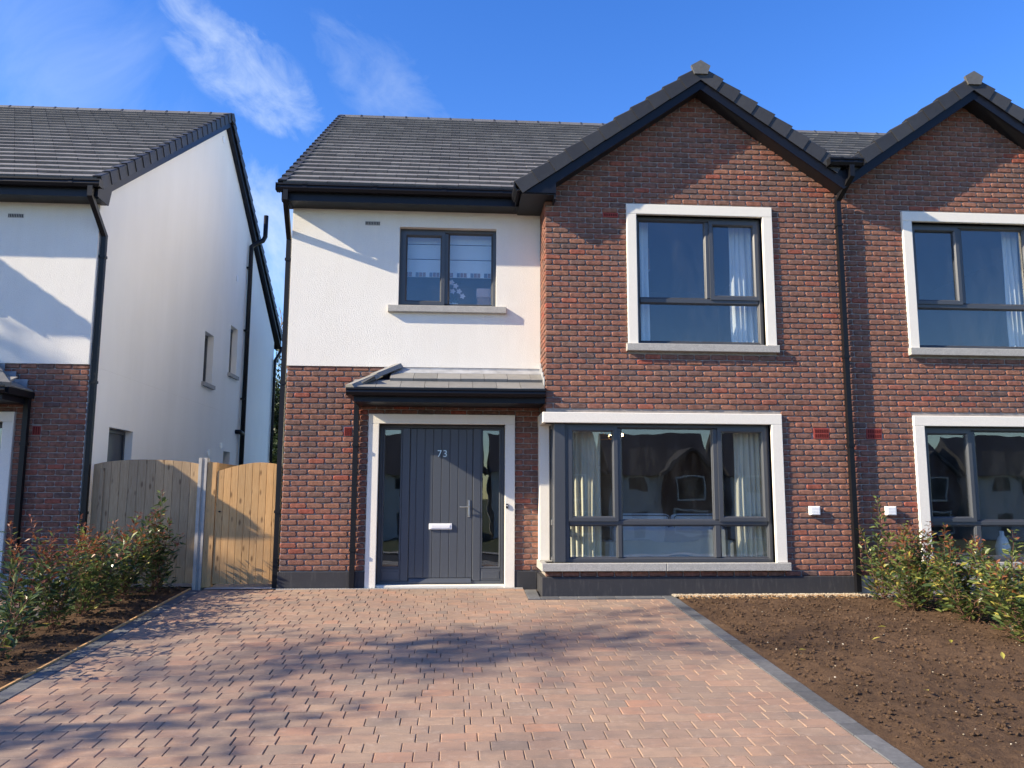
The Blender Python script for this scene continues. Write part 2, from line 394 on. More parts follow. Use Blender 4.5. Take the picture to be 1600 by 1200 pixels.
# ------------------------------------------------------------------ mesh helpers
class MB:
    """mesh builder; points may be mirrored into a house's own frame (x -> m*x + c)"""
    def __init__(s, fr=None):
        s.v, s.f, s.mi = [], [], []
        s.m, s.c, s.dz = fr if fr else (1, 0.0, 0.0)
    def add(s, verts, faces, mi=0):
        o = len(s.v)
        s.v += [(s.m*x+s.c, y, z+s.dz) for x, y, z in verts]
        for f in faces:
            f = [i+o for i in f]
            if s.m < 0: f.reverse()
            s.f.append(f); s.mi.append(mi)
    def box(s, x0, x1, y0, y1, z0, z1, mi=0):
        s.add([(x0, y0, z0), (x1, y0, z0), (x1, y1, z0), (x0, y1, z0), (x0, y0, z1), (x1, y0, z1), (x1, y1, z1), (x0, y1, z1)],
              [(0, 3, 2, 1), (4, 5, 6, 7), (0, 1, 5, 4), (1, 2, 6, 5), (2, 3, 7, 6), (3, 0, 4, 7)], mi)
    def bbox(s, x0, x1, y0, y1, z0, z1, b=0.004, mi=0):
        """box whose front (-y) rim is chamfered by b"""
        v = []
        for (i, y) in ((0, y1), (0, y0+b), (b, y0)):
            v += [(x0+i, y, z0+i), (x1-i, y, z0+i), (x1-i, y, z1-i), (x0+i, y, z1-i)]
        f = [(8, 9, 10, 11), (3, 2, 1, 0)]
        for k in (0, 4):
            for i in range(4): j = (i+1) % 4; f.append((k+i, k+j, k+4+j, k+4+i))
        s.add(v, f, mi)
    def ring(s, x0, x1, z0, z1, prof, mi=0):
        """picture-frame: prof = [(inset, y), ...] from the outer back to the inner back"""
        v = []
        for (i, y) in prof:
            v += [(x0+i, y, z0+i), (x1-i, y, z0+i), (x1-i, y, z1-i), (x0+i, y, z1-i)]
        f = []
        for k in range(len(prof)-1):
            for i in range(4): j = (i+1) % 4; f.append((4*k+i, 4*k+j, 4*k+4+j, 4*k+4+i))
        s.add(v, f, mi)
    def prism(s, poly, axis, a0, a1, mi=0):
        """extrude a polygon; axis 'y': poly of (x,z); 'x': poly of (y,z); 'z': poly of (x,y)"""
        n = len(poly)
        # keep the winding so that faces point outwards
        ar = sum(poly[i][0]*poly[(i+1) % n][1]-poly[(i+1) % n][0]*poly[i][1] for i in range(n))
        if ar < 0: poly = list(reversed(poly))
        if axis == 'y': P = lambda p, a: (p[0], a, p[1])
        elif axis == 'x': P = lambda p, a: (a, p[0], p[1])
        else: P = lambda p, a: (p[0], p[1], a)
        v = [P(p, a0) for p in poly]+[P(p, a1) for p in poly]
        f = [tuple(range(n)), tuple(range(2*n-1, n-1, -1))]
        for i in range(n): j = (i+1) % n; f.append((j, i, n+i, n+j))
        if axis != 'y': f = [tuple(reversed(q)) for q in f]
        s.add(v, f, mi)
    def slab(s, u0, u1, w0, w1, d0, d1, holes, axis='y', mi=0):
        """wall slab with rectangular holes; u along the wall, w up, d through it"""
        us = sorted({u0, u1, *[h[0] for h in holes], *[h[1] for h in holes]}); us = [u for u in us if u0-1e-9 <= u <= u1+1e-9]
        ws = sorted({w0, w1, *[h[2] for h in holes], *[h[3] for h in holes]}); ws = [w for w in ws if w0-1e-9 <= w <= w1+1e-9]
        solid = lambda i, j: 0 <= i < len(us)-1 and 0 <= j < len(ws)-1 and not any(h[0] <= (us[i]+us[i+1])/2 <= h[1] and h[2] <= (ws[j]+ws[j+1])/2 <= h[3] for h in holes)
        if axis == 'y': P = lambda u, d, w: (u, d, w)
        else: P = lambda u, d, w: (d, u, w)
        fl = (axis != 'y')
        def q(*p):
            f = (0, 1, 2, 3) if not fl else (3, 2, 1, 0)
            s.add(list(p), [f], mi)
        for i in range(len(us)-1):
            for j in range(len(ws)-1):
                if not solid(i, j): continue
                a, b, c, d = us[i], us[i+1], ws[j], ws[j+1]
                q(P(a, d0, c), P(b, d0, c), P(b, d0, d), P(a, d0, d))
                q(P(b, d1, c), P(a, d1, c), P(a, d1, d), P(b, d1, d))
                if not solid(i-1, j): q(P(a, d1, c), P(a, d0, c), P(a, d0, d), P(a, d1, d))
                if not solid(i+1, j): q(P(b, d0, c), P(b, d1, c), P(b, d1, d), P(b, d0, d))
                if not solid(i, j-1): q(P(a, d1, c), P(b, d1, c), P(b, d0, c), P(a, d0, c))
                if not solid(i, j+1): q(P(a, d0, d), P(b, d0, d), P(b, d1, d), P(a, d1, d))
    def tube(s, pts, rad, n=8, mi=0, square=False, cap=True):
        """tube along points; rad a number or a list"""
        pts = [Vector(p) for p in pts]
        if not isinstance(rad, (list, tuple)): rad = [rad]*len(pts)
        if square: n = 4
        v, f = [], []
        prev = None
        for i, p in enumerate(pts):
            a = pts[max(i-1, 0)]; b = pts[min(i+1, len(pts)-1)]
            d = (b-a).normalized()
            if 0 < i < len(pts)-1:
                d1 = (p-a).normalized(); d2 = (b-p).normalized(); d = (d1+d2).normalized()
                k = 1/max(0.5, d.dot(d1))
            else: k = 1
            if prev is None:
                ref = Vector((0, 1, 0)) if abs(d.y) < 0.9 else Vector((1, 0, 0))
                x = ref.cross(d).normalized()
            else:
                x = (prev - d*prev.dot(d)).normalized()
            prev = x
            y = d.cross(x).normalized()
            for j in range(n):
                t_ = 2*math.pi*(j+0.5)/n
                rr = rad[i]*(math.sqrt(2) if square else 1)
                q = p + x*math.cos(t_)*rr + y*math.sin(t_)*rr*(k if square else 1)
                v.append(tuple(q))
        for i in range(len(pts)-1):
            for j in range(n):
                k2 = (j+1) % n
                f.append((i*n+j, i*n+k2, (i+1)*n+k2, (i+1)*n+j))
        if cap:
            f.append(tuple(range(n-1, -1, -1))); f.append(tuple((len(pts)-1)*n+j for j in range(n)))
        s.add(v, f, mi)
    def build(s, name, mat, parent=None, smooth=False, mats=None):
        me = bpy.data.meshes.new(name)
        me.from_pydata(s.v, [], s.f)
        for k in (mats or [mat]): me.materials.append(M[k])
        if mats: me.polygons.foreach_set('material_index', s.mi)
        if smooth: me.polygons.foreach_set('use_smooth', [True]*len(me.polygons))
        me.update()
        o = bpy.data.objects.new(name, me)
        link(o, parent)
        return o

ORIGIN = {}
def link(o, parent=None):
    col.objects.link(o)
    if parent is not None:
        o.parent = parent
        if parent.type == 'EMPTY' : o.matrix_parent_inverse = Matrix.Translation(-Vector(parent.location))
def thing(name, label, cat, loc=(0, 0, 0), group=None):
    o = bpy.data.objects.new(name, None)
    o.empty_display_size = 0.2
    o.location = loc
    col.objects.link(o)
    return tag(o, label, cat, group)
def tag(o, label=None, cat=None, group=None, kind=None):
    if label: o['label'] = label
    if cat: o['category'] = cat
    if group: o['group'] = group
    if kind: o['kind'] = kind
    return o

def to_px(p):
    v = Vector(p)-CAM
    z = v.dot(fwd)
    if z < 0.2: return None
    return 800+F_PX*v.dot(rgt)/z, 600-F_PX*v.dot(upv)/z, z

class Pieces:
    """pieces of one kind on one thing: the ones that show largest become objects, the rest are joined"""
    def __init__(s, name, rest_name, mat, limit=300):
        s.name, s.rest, s.mat, s.limit = name, rest_name, mat, limit
        s.items = []
    def put(s, parent, mesh, mw, size=1.0, nrm=None):
        p = mw.translation
        q = to_px(p)
        sc = 0
        if q and -10 < q[0] < 1610 and -10 < q[1] < 1210:
            sc = size/q[2]**2
            if nrm is not None:
                c = (CAM-p).normalized().dot(nrm)
                sc *= max(c, 0.0)
        s.items.append((sc, parent, mesh, mw))
    def flush(s):
        s.items.sort(key=lambda t: -t[0])
        rest = {}
        for k, (sc, par, me, mw) in enumerate(s.items):
            if k < s.limit and sc > 0:
                o = bpy.data.objects.new(s.name, me)
                col.objects.link(o)
                o.parent = par
                if par.type == 'EMPTY': o.matrix_parent_inverse = Matrix.Translation(-Vector(par.location))
                o.matrix_basis = mw
            else: rest.setdefault(par, []).append((me, mw))
        for par, lst in rest.items():
            V, Fc, n0 = [], [], 0
            for me, mw in lst:
                co, fs = TEMPL[me.name]
                A = np.array(mw.to_3x3()); tt = np.array(mw.translation)
                V.append(co @ A.T + tt)
                flip = np.linalg.det(A) < 0
                for f in fs: Fc.append([i+n0 for i in (reversed(f) if flip else f)])
                n0 += len(co)
            m2 = bpy.data.meshes.new(s.rest)
            m2.from_pydata(np.concatenate(V).tolist(), [], Fc)
            m2.materials.append(M[s.mat]); m2.update()
            o = bpy.data.objects.new(s.rest, m2)
            link(o, par)
            o['kind'] = 'stuff'
TEMPL = {}
def templ(name, verts, faces, mat):
    me = bpy.data.meshes.new(name)
    me.from_pydata(verts, [], faces); me.materials.append(M[mat]); me.update()
    TEMPL[me.name] = (np.array(verts, dtype=float), [list(f) for f in faces])
    return me

# brick templates: rounded, tumbled arrises; length along x, face towards -y
def brick_template(L, k, H=0.065):
    def ringpts(ins, y, jit):
        c = 0.012
        l, h = L/2-ins, H/2-ins
        p = [(-l+c, -h), (l-c, -h), (l, -h+c), (l, h-c), (l-c, h), (-l+c, h), (-l, h-c), (-l, -h+c)]
        return [(x+random.uniform(-jit, jit), y, z+random.uniform(-jit, jit)) for x, z in p]
    v = ringpts(0.0, 0.035, 0) + ringpts(0.0, 0.0120, 0.0016) + ringpts(0.0105, random.uniform(-0.0015, 0.001), 0.0022)
    f = [(16, 17, 18, 19, 20, 21, 22, 23)]
    for k2 in (0, 8):
        for i in range(8): j = (i+1) % 8; f.append((k2+i, k2+j, k2+8+j, k2+8+i))
    return templ('brick_%d_%d' % (int(L*1000), k), v, f, 'brick')
BR_F = [brick_template(0.215, k) for k in range(10)]
BR_H = [brick_template(0.1025, k) for k in range(6)]

def brick_rows(pieces, parent, x0, x1, zb, zt, holes, place, nrm, start=0, clip=None, phase=0.0):
    """stretcher bond from x0 to x1; place(x, z) -> matrix; holes = (x0,x1,z0,z1)"""
    z = zb; r = start
    while z + 0.05 < zt:
        za, zc = z+0.005, z+0.07
        zm = (za+zc)/2
        segs = [(x0, x1)]
        for h in holes:
            if h[2]-0.02 < zm < h[3]+0.02:
                ns = []
                for a, b in segs:
                    if h[1] <= a or h[0] >= b: ns.append((a, b)); continue
                    if h[0] > a: ns.append((a, h[0]))
                    if h[1] < b: ns.append((h[1], b))
                segs = ns
        xs = x0 + (0 if r % 2 == 0 else -0.1125) + phase
        while xs < x1:
            a, b = xs, xs+0.215
            for (sa, sb) in segs:
                aa, bb = max(a, sa+0.004), min(b, sb-0.004)
                if a >= sa-0.001: aa = a
                if b <= sb+0.001: bb = b
                L = bb-aa
                if L < 0.035: continue
                if clip and not clip((aa+bb)/2, zm, L): continue
                if L > 0.15: me, Lt = random.choice(BR_F), 0.215
                else: me, Lt = random.choice(BR_H), 0.1025
                mw = place((aa+bb)/2, zm) @ Matrix.Rotation(random.gauss(0, 0.006), 4, 'Y') @ Matrix.Diagonal((L/Lt, 1, 1, 1))
                mw.translation = mw.translation + nrm*random.gauss(0, 0.0012)
                pieces.put(parent, me, mw, L, nrm)
            xs += 0.225
        z += 0.075; r += 1

# roof tiles: u along eave, v up the slope, n out of the roof
def tile_template(w, g, k, mat, th=0.044, name='tile'):
    lap = 0.05
    def P(u, v, n): return (u, v, n)
    e = 0.0025
    lift = 0.054
    j = lambda a: random.uniform(-a, a)
    a0, a1, b0, b1 = j(0.003), j(0.003), j(0.002), j(0.002)
    v = [P(e, a0, lift-th), P(w-e, a1, lift-th), P(w-e, g+lap, -0.006), P(e, g+lap, -0.006),
         P(e, a0, lift+b0-0.004), P(w-e, a1, lift+b1-0.004), P(w-e, a1+0.006, lift+b1), P(e, a0+0.006, lift+b0), P(w-e, g+lap, 0.004), P(e, g+lap, 0.004)]
    f = [(0, 1, 5, 4), (4, 5, 6, 7), (7, 6, 8, 9), (1, 2, 8, 6, 5), (3, 0, 4, 7, 9), (2, 3, 9, 8), (3, 2, 1, 0)]
    return templ('%s_%d' % (name, k), v, f, mat)
TILES = {}
def roof_tiles(pieces, parent, O, U, V, length, slope_len, rows, w, inside, mat='roof_tile', key='r'):
    g = slope_len/rows
    kk = (key, round(g, 4), round(w, 4))
    if kk not in TILES: TILES[kk] = [tile_template(w, g, k, mat, name='tile_%s_%d_%d' % (key, int(g*1000), int(w*1000))) for k in range(5)]
    U, V = U.normalized(), V.normalized(); N = U.cross(V)
    rot = Matrix((U, V, N)).transposed().to_4x4()
    for r in range(rows):
        u = 0 if r % 2 == 0 else -w/2
        while u < length-0.02:
            a, b = max(u, 0), min(u+w, length)
            if b-a > 0.04:
                p = O + U*a + V*(r*g)
                if inside is None or inside(O + U*(a+b)/2 + V*((r+0.5)*g)):
                    mw = Matrix.Translation(p+N*random.gauss(0, 0.0012)) @ rot @ Matrix.Diagonal(((b-a)/w, 1, 1, 1))
                    pieces.put(parent, random.choice(TILES[kk]), mw, b-a, N)
            u += w

# ------------------------------------------------------------------ houses
PX, XL, RC = 4.09, -3.495, 0.626          # party line, left corner, recess of the door wall
AX, AZ, SL = 2.13, 7.06, 0.69             # gable apex of the tile surface and its slope
def window(parent, fr, name, X0, X1, Z0, Z1, yf, bars, cells, mat='pvc_grey'):
    """bars: (x0,x1,z0,z1) mullions and transoms; cells: (x0,x1,z0,z1,opens)"""
    b = MB(fr)
    b.ring(X0, X1, Z0, Z1, [(0, yf+.075), (0, yf), (.042, yf), (.054, yf+.014), (.054, yf+.075)])
    w = b.build(name, mat, parent)
    for q in bars:
        k = MB(fr); k.bbox(q[0], q[1], yf+.0015, yf+.072, q[2], q[3], .010); k.build('mullion' if q[3]-q[2] > q[1]-q[0] else 'transom', mat, w)
    for (a, c, d, e, op) in cells:
        if op:
            k = MB(fr); k.ring(a-.014, c+.014, d-.014, e+.014, [(0, yf-.0005), (0, yf-.016), (.048, yf-.016), (.066, yf+.004), (.066, yf+.045)]); k.build('sash', mat, w)
            i = .046
        else:
            k = MB(fr); k.ring(a, c, d, e, [(-.004, yf+.02), (.004, yf+.012), (.014, yf+.024), (.014, yf+.045)]); k.build('glazing_bead', mat, w)
            i = .010
        k = MB(fr); k.box(a+i, c-i, yf+.030, yf+.036, d+i, e-i); k.build('pane', 'glass', w)
    return w

CAP = None
def cap_template():
    L = 0.345
    # a along the slope, y into the roof, n off the roof; the lower end stands proud of the unit below
    v, f = [], []
    sec = lambda y0, lo, hi: [(y0, lo), (0.10, lo+.105), (0.10, hi-.012), (y0+.012, hi), (y0, hi-.012)]
    for a, yy, lo, hi in ((0, -.014, -.125, .064), (L, 0.0, -.118, .040)):
        pr = [(yy, lo), (yy+.012, lo), (yy+.014, hi-.03), (.10, hi-.03), (.10, hi-.004), (yy+.010, hi), (yy, hi-.010)]
        v += [(a, y, n) for y, n in pr]
    n = 7
    f = [tuple(range(n)), tuple(range(2*n-1, n-1, -1))]
    for i in range(n): j = (i+1) % n; f.append((j, i, n+i, n+j))
    return templ('verge_cap', v, f, 'verge_unit')
CAP = cap_template()

def gutter(mb, x0, x1, y, z, w=0.115, h=0.10):
    """box-ish ogee gutter along x, front at y; top rim at z"""
    prof = [(y+w, z-.01), (y+w, z-h), (y+.035, z-h), (y+.012, z-h*.62), (y+.016, z-.03), (y, z-.022), (y, z), (y+.014, z), (y+.022, z-.03), (y+.02, z-h*.6), (y+.04, z-h+.008), (y+w-.008, z-h+.008), (y+w-.008, z-.01)]
    mb.prism(prof, 'x', x0, x1)

def build_house(label, fr, ridgeY, ridgeZ, rearY, side_holes=(), plinth='plinth_paint', group='new semi-detached houses', dsh=0.0):
    m, c, dz = fr
    W = lambda x, y, z: Vector((m*x+c, y, z+dz))
    fk = (m, c+m*dsh, dz); ck = c+m*dsh
    Wk = lambda x, y, z: Vector((m*x+ck, y, z+dz))
    H = thing('house', label, 'house', W(0, RC, 0), group)
    bricks = Pieces('brick', 'brickwork', 'brick', 300)
    tiles = Pieces('roof_tile', 'roof_tiling', 'roof_tile', 300)
    caps = Pieces('verge_cap', 'verge_capping', 'verge_unit', 300)
    P = {'house': H, 'bricks': bricks, 'tiles': tiles}
    # --- gable front
    zs = lambda x: AZ-.20-SL*abs(x-AX)
    b = MB(fr)
    b.slab(.016, PX, 0, 5.2, .016, .26, [(.0, 3.03, .37, 2.175), (1.255, 3.02, 3.245, 5.05)])
    b.prism([(.016, 5.2), (PX, 5.2), (PX, zs(PX)), (AX, zs(AX)), (.016, zs(0))], 'y', .016, .26)
    gw = b.build('gable_wall', 'mortar', H)
    pl = lambda x, z: Matrix.Translation(W(x, 0, z))
    clip = lambda x, z, L: z-.03 < zs(x)+.05
    holes = [(-.1, 3.176, .27, 2.315), (1.12, 3.155, 3.145, 5.19), (.795, 1.01, 4.995, 5.07), (3.617, 3.832, 1.99, 2.14)]
    brick_rows(bricks, gw, 0.0, PX, .19, zs(AX), holes, pl, Vector((0, -1, 0)), clip=clip)
    # air bricks of red clay with slots
    for (x0, x1, z0, z1) in ((.797, 1.008, 5.000, 5.066), (3.619, 3.830, 1.993, 2.137)):
        k = MB(fr); k.bbox(x0, x1, -.002, .03, z0, z1, .003); ab = k.build('air_brick', 'red_clay', H)
        nx, nz = 6, (2 if z1-z0 > .1 else 1)
        k = MB(fr)
        for i in range(nx):
            for j in range(nz):
                xa = x0+.012+(x1-x0-.024)*(i+.18)/nx; xb = x0+.012+(x1-x0-.024)*(i+.82)/nx
                za = z0+.010+(z1-z0-.02)*(j+.15)/nz; zb = z0+.010+(z1-z0-.02)*(j+.85)/nz
                k.box(xa, xb, -.0045, -.002, za, zb)
        k.build('slot', 'red_slot', ab)
    # --- return wall beside the door
    b = MB(fr)
    b.slab(.26, .65, 2.3, 5.2, .016, .25, [], axis='x')
    rw = b.build('return_wall', 'mortar', H)
    b = MB(fr); b.slab(.26, .65, 0, .36, .016, .25, [], axis='x'); b.build('return_wall', 'mortar', H)
    rotm = Matrix.Rotation(-m*math.pi/2, 4, 'Z')
    plr = lambda y, z: Matrix.Translation(W(0, y, z)) @ rotm
    brick_rows(bricks, rw, .037, RC-.012, 2.29, 5.2, [], plr, Vector((-m, 0, 0)), start=0, phase=-.1)
    # --- door wall: brick below, nap plaster above
    b = MB(fr); b.slab(XL+.014, .009, 0, 2.985, RC+.016, RC+.25, [(-2.216+dsh, -.492+dsh, -.1, 2.196)])
    dw = b.build('door_wall', 'mortar', H)
    pl2 = lambda x, z: Matrix.Translation(W(x, RC, z))
    brick_rows(bricks, dw, XL, -.002, .217, 2.985, [(-2.36+dsh, -.355+dsh, -.1, 2.33), (-2.695+dsh, -2.585+dsh, 2.02, 2.15)], pl2, Vector((0, -1, 0)))
    k = MB(fk); k.bbox(-2.69, -2.59, RC-.002, RC+.03, 2.025, 2.145, .003); ab = k.build('air_brick', 'red_clay', H)
    k = MB(fk)
    for i in range(3): k.box(-2.682+i*.03, -2.664+i*.03, RC-.0045, RC-.002, 2.035, 2.135)
    k.build('slot', 'red_slot', ab)
    b = MB(fr); b.slab(XL+.002, -.0, 2.985, 5.35, RC-.012, RC+.25, [(-1.998, -.626, 3.85, 5.0)])
    rwall = b.build('plaster_wall', 'nap_render', H)
    # plastic vent in the plaster
    k = MB(fr); k.bbox(-2.486, -2.277, RC-.019, RC-.012, 5.008, 5.066, .003); vt = k.build('wall_vent', 'concrete', H)
    k = MB(fr)
    for i in range(9): k.box(-2.478+i*.0225, -2.466+i*.0225, RC-.0205, RC-.019, 5.016, 5.058)
    k.build('slot', 'soffit_dark', vt)
    # --- side and rear walls
    b = MB(fr)
    b.slab(RC+.037, rearY, 0, 2.985, XL, XL+.25, [(h[0], h[1], h[2], min(h[3], 2.985)) for h in side_holes if h[2] < 2.9], axis='x')
    b.slab(RC-.011, rearY, 2.985, 5.2, XL-.002, XL+.25, [h for h in side_holes if h[2] > 2.9], axis='x')
    zr = ridgeZ-.22; k_ = (ridgeZ-5.45)/(ridgeY-.30)
    b.prism([(RC-.008, 5.2), (rearY, 5.2), (rearY, 5.32), (ridgeY, zr), (RC-.008, 5.45+(RC-.3)*k_-.22)], 'x', XL, XL+.25)
    P['side'] = b.build('side_wall', 'side_render', H)
    b = MB(fr); b.box(XL+.25, PX, rearY-.25, rearY, 0, 5.3); b.build('rear_wall', 'side_render', H)
    b = MB(fr); b.box(PX-.12, PX, .27, rearY-.26, 0, 5.3); b.build('party_wall', 'room_wall', H)
    # --- plinths
    b = MB(fr)
    b.bbox(-.05, PX, -.028, .008, -.35, .195, .006)
    b.box(-.05, .008, .008, RC-.026, -.35, .195)
    b.build('plinth', plinth, H)
    b = MB(fr); b.bbox(XL-.012, -2.362+dsh, RC-.024, RC+.008, -.25, .214, .006); b.box(XL-.012, XL-.001, RC+.008, rearY, -.25, .214); b.build('plinth', plinth, H)
    b = MB(fr); b.bbox(-.353+dsh, -.052, RC-.024, RC+.008, -.25, .214, .006); b.build('plinth', plinth, H)
    # --- window surrounds and sills
    b = MB(fr); b.bbox(1.12, 3.155, -.032, .09, 5.05, 5.19, .006); b.bbox(1.12, 1.255, -.032, .09, 3.245, 5.05, .006); b.bbox(3.02, 3.155, -.032, .09, 3.245, 5.05, .006)
    b.build('window_surround', 'surround', H)
    b = MB(fr); b.bbox(1.09, 3.175, -.072, .10, 3.145, 3.245, .006); b.build('window_sill', 'granite', H)
    b = MB(fr); b.bbox(-.036, 3.176, -.034, .10, 2.175, 2.315, .006); b.box(-.036, .12, .10, RC+.004, 2.175, 2.315)
    b.bbox(3.03, 3.176, -.034, .10, .37, 2.175, .006); b.bbox(-.032, .105, .43, RC+.004, .37, 2.175, .006)
    b.build('window_surround', 'surround', H)
    for (xa, xb) in ((-.053, 1.555), (1.559, 3.205)):
        b = MB(fr); b.bbox(xa, xb, -.078, .12, .27, .37, .006)
        if xa < 0: b.box(xa, .12, .12, RC+.004, .27, .37)
        b.build('window_sill', 'granite', H)
    b = MB(fr); b.bbox(-2.137, -.484, RC-.085, RC+.09, 3.757, 3.85, .006); b.build('window_sill', 'granite', H)
    # --- windows
    yf = .085
    window(H, fr, 'bedroom_window', 1.255, 3.02, 3.245, 5.05, yf,
           [(2.235, 2.305, 3.905, 4.996), (1.309, 2.966, 3.835, 3.905)],
           [(1.309, 2.235, 3.905, 4.996, False), (2.305, 2.966, 3.905, 4.996, True), (1.309, 2.966, 3.299, 3.835, False)])
    b = MB(fr); b.bbox(.12, .272, .055, .20, .37, 2.175, .008); post = b.build('corner_post', 'pvc_grey', H)
    bw = window(H, fr, 'bay_window', .272, 3.03, .37, 2.175, yf,
           [(.955, 1.020, .91, 2.121), (2.255, 2.335, .91, 2.121), (.326, 2.976, .845, .91), (.955, 1.020, .424, .845), (2.255, 2.335, .424, .845)],
           [(.326, .955, .91, 2.121, True), (1.020, 2.255, .91, 2.121, False), (2.335, 2.976, .91, 2.121, True),
            (.326, .955, .424, .845, False), (1.020, 2.255, .424, .845, False), (2.335, 2.976, .424, .845, False)])
    # side light of the bay, facing the porch
    b = MB(fr)
    for (ya, yb, za, zb) in ((.20, .235, .37, 2.175), (.395, .43, .37, 2.175), (.235, .395, .37, .42), (.235, .395, .84, .91), (.235, .395, 2.12, 2.175)): b.box(.115, .17, ya, yb, za, zb)
    sw = b.build('bay_side_light', 'pvc_grey', H)
    for (za, zb) in ((.42, .84), (.91, 2.12)):
        b = MB(fr); b.box(.135, .141, .235, .395, za, zb); b.build('pane', 'glass', sw)
    window(H, fr, 'landing_window', -1.998, -.626, 3.85, 5.0, RC+.085,
           [(-1.370, -1.300, 3.904, 4.946)], [(-1.944, -1.370, 3.904, 4.946, True), (-1.300, -.680, 3.904, 4.946, False)])
    # --- front door
    b = MB(fk); b.bbox(-2.36, -.355, RC-.034, RC+.15, 2.196, 2.33, .006); b.bbox(-2.36, -2.216, RC-.034, RC+.15, -.05, 2.196, .006); b.bbox(-.492, -.355, RC-.034, RC+.15, -.05, 2.196, .006)
    b.build('door_surround', 'surround', H)
    b = MB(fk); b.bbox(-2.216, -.492, RC+.0, RC+.15, -.05, .028, .005); b.build('threshold', 'surround', H)
    yd = RC+.155
    b = MB(fk)
    b.ring(-2.216, -.492, .028, 2.196, [(0, yd+.07), (0, yd), (.036, yd), (.042, yd+.01), (.042, yd+.07)])
    for x0, x1 in ((-1.905, -1.80), (-.925, -.815)): b.bbox(x0, x1, yd+.001, yd+.068, .07, 2.154, .006)
    fd = b.build('front_door', 'door_paint', H)
    for (x0, x1) in ((-2.174, -1.905), (-.815, -.534)):
        k = MB(fk); k.bbox(x0, x1, yd+.006, yd+.06, .07, .235, .006); k.bbox(x0+.02, x1-.02, yd+.001, yd+.0065, .095, .20, .004); k.build('side_panel', 'door_paint', fd)
        k = MB(fk); k.ring(x0, x1, .235, 2.154, [(0, yd+.012), (.004, yd+.004), (.018, yd+.004), (.026, yd+.018), (.026, yd+.05)]); k.build('glazing_bead', 'door_paint', fd)
        k = MB(fk); k.box(x0+.02, x1-.02, yd+.030, yd+.036, .26, 2.13); k.build('pane', 'glass', fd)
    # leaf of seven tongued boards between stiles, with V joints
    lx0, lx1 = -1.795, -.930
    k = MB(fk); k.box(lx0, lx1, yd+.022, yd+.066, .072, 2.150); k.build('leaf', 'door_paint', fd)
    nb = 8; bwid = (lx1-lx0-.17)/(nb-2)
    xs = [lx0, lx0+.085]+[lx0+.085+bwid*i for i in range(1, nb-1)]+[lx1]
    for i in range(len(xs)-1):
        k = MB(fk); k.bbox(xs[i]+.0004, xs[i+1]-.0004, yd+.008, yd+.0225, .110, 2.146, .006); k.build('board', 'door_paint', fd)
    k = MB(fk); k.prism([(yd-.028, .040), (yd+.022, .040), (yd+.022, .112), (yd-.004, .098), (yd-.028, .056)], 'x', lx0+.01, lx1-.01); k.build('weather_bar', 'door_paint', fd)
    k = MB(fk); k.bbox(-1.522, -1.208, yd-.016, yd+.008, .762, .842, .006); lp = k.build('letter_plate', 'chrome_white', fd)
    k = MB(fk); k.bbox(-1.496, -1.234, yd-.0215, yd-.016, .778, .826, .004); k.build('flap', 'chrome_white', fd)
    k = MB(fk); k.bbox(-.992, -.958, yd-.006, yd+.008, .930, 1.165, .008)
    k.tube([(-.975, yd, 1.075), (-.975, yd-.055, 1.075), (-.985, yd-.06, 1.075), (-1.105, yd-.06, 1.073)], .010, 8)
    k.tube([(-.975, yd+.004, .985), (-.975, yd-.016, .985)], .011, 8); k.build('handle', 'steel', fd)
    k = MB(fk); k.bbox(-.478, -.448, RC-.056, RC-.034, 1.055, 1.115, .006); bell = k.build('door_bell', 'pvc_black', H)
    k = MB(fk); k.tube([(-.463, RC-.055, 1.09), (-.463, RC-.060, 1.09)], .009, 10); k.build('button', 'chrome_white', bell)
    # --- rooms behind the glass (open boxes seen from inside)
    def room(x0, x1, y0, y1, z0, z1):
        k = MB(fr)
        k.box(x0, x1, y1, y1+.05, z0, z1); k.box(x0-.05, x0, y0, y1, z0, z1); k.box(x1, x1+.05, y0, y1, z0, z1)
        k.box(x0, x1, y0, y1, z1, z1+.05); o = k.build('room', 'room_wall', H)
        k = MB(fr); k.box(x0, x1, y0, y1, z0-.05, z0); k.build('floor_boards', 'room_floor', o)
    room(.26, 3.9, .45, 4.6, .06, 2.5); room(.26, 3.9, .27, 4.6, 2.72, 5.15); room(-3.2, -.06, .9, 4.6, 2.76, 5.15); room(-3.2, -.06, .9, 4.6, .02, 2.5)
    # --- main roof
    zE, yE = 5.45, .27
    V = Vector((0, ridgeY-yE, ridgeZ-zE)); sl = V.length; V.normalize()
    Nn = Vector((0, -V.z, V.y))
    XV = XL-.135
    b = MB(fr)
    e = .055
    b.prism([(yE+.02, zE-.03), (ridgeY, ridgeZ-.03), (2*ridgeY-yE-.02, zE-.03), (2*ridgeY-yE-.02, zE-.13), (ridgeY, ridgeZ-.15), (yE+.02, zE-.13)], 'x', XV+.06, PX)
    rf = b.build('roof', 'fascia_dark', H)
    gz = lambda x: AZ-SL*abs(x-AX)
    def inside(p):
        x = (p.x-c)/m
        if x < -.42: return True
        return p.z-dz > gz(x)-.02
    O = W(XV+.055, yE, zE) if m > 0 else W(PX-.003, yE, zE)
    roof_tiles(tiles, rf, O, Vector((1, 0, 0)), V, PX-.003-XV-.055, sl-.08, 22, .30, inside)
    # rear slope: plain tiling, joined
    Vb = Vector((0, -V.y, V.z))
    Ob = W(PX-.003, 2*ridgeY-yE, zE) if m > 0 else W(XV+.055, 2*ridgeY-yE, zE)
    roof_tiles(tiles, rf, Ob, Vector((-1, 0, 0)), Vb, PX-.003-XV-.055, sl-.08, 22, .30, None)
    # ridge tiles
    nr = 17; L = (PX-XV)/nr
